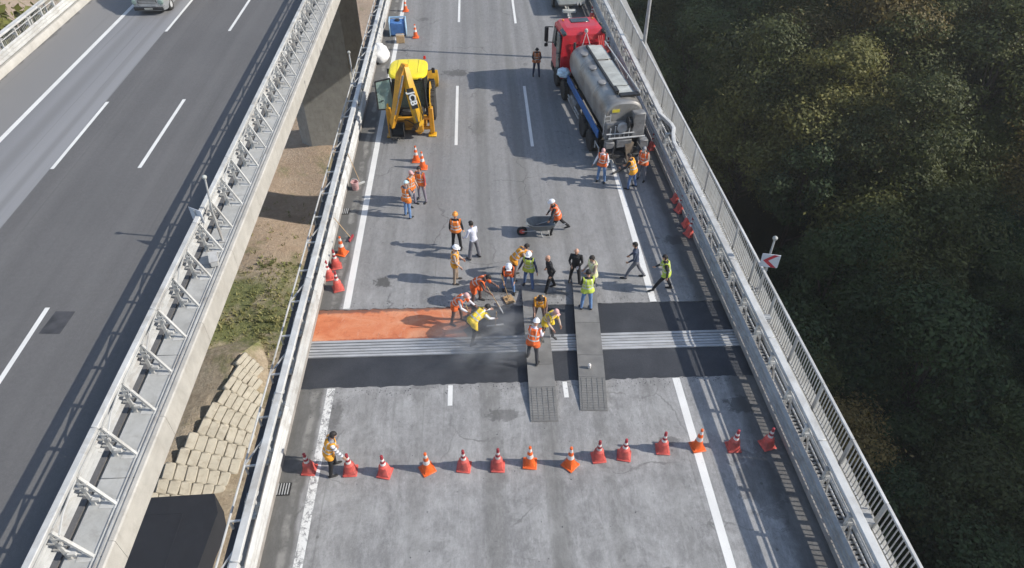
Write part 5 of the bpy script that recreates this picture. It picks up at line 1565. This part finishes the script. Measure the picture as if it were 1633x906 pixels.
    root = Matrix.Translation((x, y, z)) @ Matrix.Rotation(hd, 4, 'Z') @ Matrix.Diagonal((s_, s_, s_, 1))
    PEOPLE.append(dict(tmp=tmp, J=J, bones=bones, Mh=Mh, loc=(x, y, z), hd=hd, s=s_, C=C, label=label, P=P))
    return {k: root @ J[k] for k in J if k not in ('lat', 'sp', 'hup', 'hfw', 'hd0', 'hd1')} | {'g0': root @ (J['w0'] + J['hd0'] * .08), 'g1': root @ (J['w1'] + J['hd1'] * .08), 'M': root}

def finish_people():
    dg = bpy.context.evaluated_depsgraph_get()
    for D in PEOPLE:
        me = bpy.data.meshes.new_from_object(D['tmp'].evaluated_get(dg))
        me.name = "person_body"
        C, J, s = D['C'], D['J'], D['s']
        nv, nf = len(me.vertices), len(me.polygons)
        co = np.empty(nv * 3, np.float32); me.vertices.foreach_get("co", co); co = co.reshape(-1, 3)
        ce = np.empty(nf * 3, np.float32); me.polygons.foreach_get("center", ce); ce = ce.reshape(-1, 3)
        best = np.full(nf, 9e9); zone = np.zeros(nf, 'U1')
        for a, b, r, zn in D['bones']:
            a, b = np.array(a), np.array(b); ab = b - a
            t = np.clip(((ce - a) @ ab) / max(1e-9, ab @ ab), 0, 1)
            d = np.linalg.norm(ce - a - t[:, None] * ab, axis=1) / r
            m = d < best
            best[m] = d[m]; zone[m] = zn
        sp = np.array(J['sp']); pel = np.array(J['pel']); nk = np.array(J['neck']); wst = np.array(J['waist'])
        along = np.where(((ce - wst) @ sp) > 0, .17 + (ce - wst) @ sp, (ce - pel) @ np.array((J['waist'] - J['pel']).normalized()))
        zone[(zone == 't') & (along < -.01)] = 'l'
        # head details
        Mi = np.array(D['Mh']).T
        hl = (ce - np.array(J['hc'])) @ Mi.T
        for sx in (-1, 1):
            zone[(zone == 'h') & (np.linalg.norm(hl - np.array([sx * .032, .088, .012]), axis=1) < .017)] = 'e'
        zone[(zone == 'h') & (np.abs(hl[:, 0]) < .024) & (np.abs(hl[:, 2] + .068) < .007) & (hl[:, 1] > .05)] = 'm'
        hairm = (zone == 'h') & ((hl[:, 2] > .055) | ((hl[:, 1] < .01) & (hl[:, 2] > -.03)))
        slots = {'t': 0, 'l': 1, 'f': 2, 'h': 3, 'p': 3, 'a': 4, 'b': 5, 'e': 6, 'm': 7}
        mi = np.array([slots[k] for k in zone], np.int32)
        sk = SKIN[C.get('skin', 0)]
        top = CL[C['top']]
        arm = CL[C.get('sleeve', C['top'])]
        for m in (top, CL[C['legs']], SHOE, sk, arm, sk if C.get('short') else arm, EYE, CL['red']): me.materials.append(m)
        me.polygons.foreach_set("material_index", mi)
        me.polygons.foreach_set("use_smooth", [True] * nf)
        root = empty("person", D['loc'], D['hd']); root.scale = (s, s, s)
        tag(root, D['label'], "person", "people at the road works")
        link_mesh("body", me, root)
        no = np.empty(nv * 3, np.float32); me.vertices.foreach_get("normal", no); no = no.reshape(-1, 3)
        ls = np.empty(nf, np.int32); lt_ = np.empty(nf, np.int32)
        me.polygons.foreach_get("loop_start", ls); me.polygons.foreach_get("loop_total", lt_)
        lv = np.empty(len(me.loops), np.int32); me.loops.foreach_get("vertex_index", lv)
        def shell(sel, off, name, mats, mids, grow=None):
            ids = np.where(sel)[0]
            if len(ids) == 0: return None
            fs = [lv[ls[i]:ls[i] + lt_[i]] for i in ids]
            used = np.unique(np.concatenate(fs)); mp = {v: k for k, v in enumerate(used)}
            vv = co[used] + no[used] * off
            if grow is not None: vv = grow(vv)
            nm = bpy.data.meshes.new(name)
            nm.from_pydata(vv.tolist(), [], [[mp[v] for v in f] for f in fs])
            for m in mats: nm.materials.append(m)
            nm.polygons.foreach_set("material_index", np.asarray(mids, np.int32)[ids] if hasattr(mids, '__len__') else [mids] * len(ids))
            nm.polygons.foreach_set("use_smooth", [True] * len(ids))
            o = link_mesh(name, nm, root)
            sm = o.modifiers.new("s", 'SOLIDIFY'); sm.thickness = .008; sm.offset = 1
            return o
        if C.get('vest'):
            lo = C.get('vlow', -.04) - .03
            lx = np.abs((ce - pel) @ np.array(J['lat']))
            sel = ((zone == 't') & (along < .515)) | ((zone == 'l') & (along > lo) & (best < 1.7)) | ((zone == 'a') & (lx < .205) & (along > .2))
            st = ((along > .12) & (along < .17)) | ((along > .27) & (along < .315)) | ((lx > .085) & (lx < .108) & (along > .19))
            def flare(vv):
                al = (vv - pel) @ sp
                ax_ = pel + np.outer(al, sp)
                k = 1.0 + .16 * np.clip((.30 - al) / .35, 0, 1) + .04 * np.sin(vv[:, 0] * 34 + al * 11)
                return ax_ + (vv - ax_) * k[:, None]
            shell(sel, .024, "vest", [VEST[C['vest']], REFL], st.astype(np.int32), flare)
        if C.get('striped'):
            pass
        hat = C.get('hat')
        Mw = Matrix.Translation(J['hc']) @ D['Mh'].to_4x4()
        if hat in ('white', 'orange'):
            q = MB(); q.lathe([(.128, .03), (.135, .035), (.118, .045), (.115, .08), (.098, .118), (.062, .145), (.015, .155)], 18, M=Mw @ Matrix.Diagonal((.92, 1.08, 1, 1)))
            q.box((0, .125, .035), (.16, .09, .012), M=Mw); q.box((0, 0, .15), (.03, .16, .02), M=Mw)
            q.build("helmet", HAT[hat], root)
        elif hat:
            q = MB(); q.lathe([(.09, .03), (.092, .06), (.082, .10), (.05, .132), (.01, .14)], 16, M=Mw @ Matrix.Diagonal((.9, 1.12, 1, 1)))
            q.box((0, .12, .04), (.12, .10, .012), M=Mw); q.build("cap", HAT[hat], root)
        elif not C.get('bald'):
            shell(hairm, .008, "hair", [HAIR], 0)
        if C.get('stripe_sleeve'):
            t1 = ((ce - np.array(J['s1'])) @ np.array((J['e1'] - J['s1']).normalized()) * 18).astype(int)
            bands = ((zone == 'a') | (zone == 'b')) & (t1 % 2 == 0)
            shell(bands, .004, "sleeve_stripes", [CL['white']], 0)
        bpy.data.objects.remove(D['tmp'])

STAND = dict(lean=2, legs=((3, 4, 6), (-2, 3, 6)), arms=((6, 12, 14, 6), (6, 12, 14, 6)))
HIPS = dict(lean=2, legs=((5, 6, 9), (-4, 4, 8)), arms=((-20, 40, 80, 75), (-20, 40, 80, 75)), head=12)
FRONT = dict(lean=4, legs=((3, 4, 6), (-2, 3, 6)), arms=((10, 12, 70, 38), (10, 12, 70, 38)), head=22)
WALK = dict(lean=8, legs=((26, 8, 3), (-20, 14, 3)), arms=((-18, 8, 18, 0), (22, 8, 28, 0)))
BEND = dict(lean=34, bend=24, legs=((18, 20, 9), (2, 10, 9)), arms=((40, 8, 24, 12), (22, 8, 36, 12)), head=0)
BEND2 = dict(lean=50, bend=28, legs=((34, 34, 14), (-8, 18, 12)), arms=((52, 6, 14, 10), (32, 6, 28, 10)), head=-10)
MID = dict(lean=18, bend=16, legs=((14, 14, 8), (-4, 8, 8)), arms=((28, 8, 38, 14), (12, 8, 50, 16)), head=8)

H_ = {}
H_['tm'] = person(3.18, 37.16, 0, 180, dict(FRONT, head=38, lean=8), dict(top='dk', legs='navy', vest='rust', hat=None), "man in an orange brown vest looking down beside the red cab")
H_['A'] = person(5.30, 26.2, 0, 200, dict(STAND, arms=((14, 18, 60, 20), (4, 22, 20, 0)), head=26), dict(top='white', legs='bluejean', vest='deep', hat='pink', vlow=-.02), "man in white shirt and orange vest left of the tanker's rear")
H_['B'] = person(6.60, 25.6, 0, 300, dict(MID, lean=14, bend=12), dict(top='dk', legs='jeans', vest='amber', vlow=-.08), "man in a bright orange vest and jeans stooping behind the tanker, nearest the camera")
H_['C'] = person(7.15, 26.25, 0, 215, dict(FRONT), dict(top='tan', legs='grey', vest='deep', hat='grey', sleeve='tan'), "man in an orange vest at the tanker's right rear corner by the barrier")
H_['D'] = person(-3.25, 23.9, 0, 40, dict(FRONT, head=14), dict(top='grey', legs='bluejean', vest='orange', hat='cyan', vlow=-.10), "man in orange vest, jeans and pale cap, nearest of the group of three")
H_['E'] = person(-3.10, 24.75, 0, 120, dict(STAND), dict(top='tan', legs='mauve', vest='orange', hat='pink'), "man in a pinkish cap standing behind the man in jeans")
H_['F'] = person(-2.68, 25.1, 0, 205, dict(STAND, legs=((6, 4, 10), (-6, 4, 9))), dict(top='mauve', sleeve='red', legs='mauve', vest='orange'), "man with red sleeves and open orange vest, rightmost of the group of three")
H_['G'] = person(3.05, 22.5, 0, 268, dict(lean=16, bend=10, legs=((26, 12, 5), (-30, 16, 5)), arms=((18, 10, 8, 4), (18, 10, 8, 4)), head=-4), dict(top='dk', legs='black', vest='deep', hat='white'), "worker in orange vest and black trousers pushing the wheelbarrow")
H_['H'] = person(-1.15, 21.6, 0, 5, dict(STAND), dict(top='black', legs='black', vest='orange', hat='orange', vlow=.3), "worker with orange helmet and black clothes, seen from behind")
H_['I'] = person(-.45, 21.0, 0, 320, dict(STAND, lean=8, legs=((4, 3, 9), (-4, 3, 9)), arms=((10, 16, 40, 20), (10, 14, 40, 20))), dict(top='lav', legs='grey', wide=1.14, hat=None), "person in a white top and wide grey trousers")
H_['J'] = person(-1.18, 19.65, 0, 95, dict(STAND, arms=((12, 10, 40, 20), (8, 10, 30, 10)), head=18), dict(top='tan', legs='khaki', vest='amber', hat='white'), "worker in white helmet, amber vest and khaki trousers at the left")
H_['K'] = person(-.42, 18.45, 0, 112, dict(BEND), dict(top='brown', legs='brown', vest='deep', vlow=-.16), "worker bent forward in a long orange vest, holding a rake above the trench")
H_['L'] = person(-1.12, 17.5, -.03, 118, dict(MID, lean=24, bend=20), dict(top='white', legs='brown', vest='deep', vlow=-.1, hat='pink'), "stooping worker in white shirt standing on the orange strip")
H_['M'] = person(-.55, 16.65, -.02, 55, dict(BEND2), dict(top='white', legs='dk', vest='yellow', vlow=-.12), "worker bent deeply in a yellow vest at the end of the orange strip")
H_['N'] = person(.80, 19.05, 0, 182, dict(MID, lean=22, bend=16), dict(top='dk', legs='bluejean', vest='deep', hat='white'), "worker in white cap stooping over the flat tamper")
H_['O'] = person(1.02, 19.75, 0, 75, dict(MID, lean=30, bend=20, arms=((46, 10, 10, 0), (10, 20, 40, 0))), dict(top='tan', legs='brown', vest='amber', short=True), "bent worker with bare arm stretched out, behind the tamper man")
H_['P'] = person(1.56, 19.25, 0, 200, dict(STAND, legs=((10, 4, 9), (-8, 4, 8)), arms=((4, 20, 16, 0), (4, 20, 16, 0))), dict(top='navy', legs='jeans', vest='lime', hat='white'), "man in navy jacket and lime vest with white cap, hands at his sides", 1.70)
H_['Q'] = person(2.34, 19.0, 0, 255, dict(lean=10, legs=((20, 6, 6), (-14, 8, 6)), arms=((-30, 18, 60, 20), (-30, 18, 60, 20)), head=6), dict(top='black', legs='black', bald=True), "bald man all in black with hands behind his back")
H_['R'] = person(3.30, 19.3, .05, 195, dict(FRONT, legs=((10, 4, 9), (-8, 4, 8))), dict(top='black', legs='black', bald=True), "bald man in a black jacket holding a white cup")
H_['S'] = person(3.86, 18.75, .10, 250, dict(FRONT), dict(top='tan', legs='grey', vest='cream'), "man in a cream vest half hidden beside the right ramp plate")
H_['T'] = person(3.52, 17.75, .17, 355, dict(FRONT, head=24), dict(top='dk', legs='bluejean', vest='lime'), "man in lime vest and jeans standing on the right ramp plate")
H_['U'] = person(5.62, 19.55, 0, 285, dict(WALK, arms=((5, 12, 40, 20), (5, 12, 40, 20))), dict(top='slate', legs='grey'), "man in a dark blue jacket and grey jeans walking left")
H_['V'] = person(6.50, 18.8, 0, 278, dict(WALK, lean=12, legs=((34, 6, 4), (-14, 10, 4))), dict(top='dk', legs='black', vest='lime'), "man in black with a lime vest leaning as he walks left on the shoulder")
H_['W'] = person(1.80, 17.2, .18, 185, dict(MID, lean=22, bend=18), dict(top='brown', legs='brown', vest='amber'), "dark haired worker in amber vest stooping on the left ramp plate")
H_['X'] = person(1.98, 16.35, .18, 140, dict(MID, lean=20, bend=14, arms=((10, 8, 30, 20), (4, 8, 40, 20))), dict(top='tan', legs='dk', vest='yellow', hat='pink', vlow=-.1), "worker in a yellow vest crowded behind the white helmet on the ramp plate")
H_['Y'] = person(1.42, 15.35, .17, 25, dict(MID, lean=12, bend=12, legs=((12, 8, 9), (-6, 6, 9))), dict(top='lav', legs='dk', vest='deep', hat='white', vlow=-.1), "worker in white helmet and orange vest seen from behind on the left ramp plate")
H_['Z'] = person(-4.62, 11.55, 0, 70, dict(MID, lean=14, bend=8, arms=((0, 8, 20, 10), (16, 12, 12, 0))), dict(top='stripe', legs='black', vest='amber', vlow=-.08, stripe_sleeve=True), "worker in amber vest and striped shirt setting out the front cones")
finish_people()

# ---------------------------------------------------------------- tools in hand
def tool_through(key, head, name, label, cat, reach, hm='black', up=.25, zb=.05):
    g0, g1 = H_[key]['g0'], H_[key]['g1']
    hi, lo = (g0, g1) if g0.z > g1.z else (g1, g0)
    foot = H_[key]['M'] @ Vector((0, reach, 0)); foot.z = zb
    d = (lo - foot).normalized()
    stick_tool(name, lo + d * (up + .25), foot, head, label, cat, hm)
tool_through('K', 'rake', "asphalt_rake", "rake held by the worker in the long orange vest", "rake", .95, 'galv')
tool_through('L', 'squeegee', "squeegee", "long handled squeegee pushed over the orange strip", "squeegee", .75, 'black', zb=.03)
tool_through('M', 'rake', "hand_rake", "rake held by the bent worker in the yellow vest", "rake", 1.0, 'galv', zb=.04)
tool_through('N', 'tamper', "tamper", "flat square hand tamper on the road in front of the trench", "tamper", .55, 'wood', zb=.05)
tool_through('Y', 'shovel', "shovel", "shovel held by the worker with white helmet on the ramp", "shovel", .85, 'chassis', zb=.12)
cup = MB(); cup.lathe([(.032, 0), (.042, .10), (.038, .10), (.03, .01)], 12)
tag(cup.build("paper_cup", HAT['white'], None, H_['R']['g0'] + Vector((0, -.03, -.02))), "white paper cup in the bald man's hand", "cup")
can = MB(); can.lathe([(.05, 0), (.055, .01), (.055, .14), (.03, .17), (.03, .19)], 12)
tag(can.build("small_can", [M['cone_white']], None, (3.27, 14.95, .19)), "small red and white can left on the right ramp plate", "can")

# ---------------------------------------------------------------- wheelbarrow
wbm = mat("barrow_steel", (.17, .19, .20), .5, .25, 4, .2, dirt=(.10, .09, .08), dirt_amt=.5)
wb = empty("wheelbarrow", (2.08, 22.42, 0), R(90)); tag(wb, "grey wheelbarrow with a red wheel pushed across the carriageway", "wheelbarrow")
q = MB()
rim = [(-.33, -.75), (.33, -.75), (.36, .12), (.20, .42), (-.20, .42), (-.36, .12)]
bot = [(-.20, -.52), (.20, -.52), (.22, 0.0), (.12, .15), (-.12, .15), (-.22, 0.0)]
v_ = [(a, b, .66) for a, b in rim] + [(a, b, .34) for a, b in bot]
v2 = [(a * .95, b * .95, .66) for a, b in rim] + [(a * .94, b * .94, .36) for a, b in bot]
q.add(v_, [(i, (i + 1) % 6, (i + 1) % 6 + 6, i + 6) for i in range(6)] + [tuple(range(6, 12))])
q.add(v2, [(i + 6, (i + 1) % 6 + 6, (i + 1) % 6, i) for i in range(6)] + [tuple(range(6, 12))[::-1]])
q.add([v_[i] for i in range(6)] + [v2[i] for i in range(6)], [(i, (i + 1) % 6, (i + 1) % 6 + 6, i + 6) for i in range(6)])
q.build("tray", wbm, wb, fix=False)
q = MB()
for sx in (-1, 1):
    q.loft([(sx * .08, .58, .22), (sx * .18, .1, .32), (sx * .26, -.75, .55), (sx * .28, -1.15, .72)], [.018] * 4, 8); q.loft([(sx * .22, -.45, .4), (sx * .24, -.55, .02), (sx * .22, -.25, .02), (sx * .2, -.15, .34)], [.016] * 4, 8)
q.build("frame", M['galv'], wb)
wheel(wb, 0, .58, .19, .19, .09, M['cone_red'])

# ---------------------------------------------------------------- steam over the hot asphalt
sm, nt, bs = nodes_of("steam_volume")
nt.nodes.remove(bs)
pv = N(nt, "ShaderNodeVolumePrincipled")
pv.inputs["Color"].default_value = (.92, .93, .95, 1)
pv.inputs["Anisotropy"].default_value = .1
tc = N(nt, "ShaderNodeTexCoord").outputs["Object"]
ln = N(nt, "ShaderNodeVectorMath", operation='LENGTH')
nt.links.new(tc, ln.inputs[0])
fall = smooth_step(nt, ln.outputs["Value"], 1.0, .15)
nz_ = ramp(nt, noise(nt, tc, 1.6, 4, .6, .5), [(.42, 0.0), (.7, 1.0)])
nt.links.new(mth(nt, 'MULTIPLY', mth(nt, 'MULTIPLY', fall, nz_), 2.2), pv.inputs["Density"])
nt.links.new(pv.outputs[0], nt.nodes["Material Output"].inputs["Volume"])
bm = bmesh.new(); bmesh.ops.create_icosphere(bm, subdivisions=3, radius=1)
stm = bpy.data.meshes.new("steam"); bm.to_mesh(stm); bm.free(); stm.materials.append(sm)
so = link_mesh("steam", stm, None, (.1, 16.1, .55), None, (2.6, 1.7, .9))
tag(so, "thin pale steam drifting over the hot new asphalt by the joint", "steam", kind="stuff")

# ---------------------------------------------------------------- loose grit around the trench
gr_ = MB(); rq = random.Random(17)
for i in range(900):
    if rq.random() < .55: x, y = rq.uniform(-5.8, 8.0), rq.choice((T1 + abs(rq.gauss(.05, .22)), T0 - .05 - abs(rq.gauss(.03, .18))))
    elif rq.random() < .5: x, y = rq.gauss(.3, 1.0), rq.gauss(18.9, .5)
    else: x, y = rq.uniform(-6.0, 8.0), rq.uniform(8.5, 30)
    if T0 - .05 < y < T1 + .02: continue
    r_ = rq.uniform(.008, .024)
    a = rq.uniform(0, 6.28)
    vs = [(x + r_ * math.cos(a + k * 1.57) * rq.uniform(.7, 1.2), y + r_ * math.sin(a + k * 1.57) * rq.uniform(.7, 1.2), .001) for k in range(4)] + [(x, y, r_ * .9)]
    gr_.add(vs, [(0, 1, 4), (1, 2, 4), (2, 3, 4), (3, 0, 4)])
tag(gr_.build("grit", M['fresh'], smooth=False, fix=False), "dark loose asphalt grit scattered around the trench", "grit", kind="stuff")

# ---------------------------------------------------------------- thin valley haze
hm, nt, bs = nodes_of("haze_air")
nt.nodes.remove(bs)
pv = N(nt, "ShaderNodeVolumePrincipled")
pv.inputs["Color"].default_value = (.97, .97, .95, 1)
pv.inputs["Density"].default_value = 0.00034
pv.inputs["Anisotropy"].default_value = 0.0
nt.links.new(pv.outputs[0], nt.nodes["Material Output"].inputs["Volume"])
hz = MB(); hz.box((0, 200, 60), (1840, 1440, 340))
ho = hz.build("haze", hm, None, smooth=False)
tag(ho, kind="stuff")
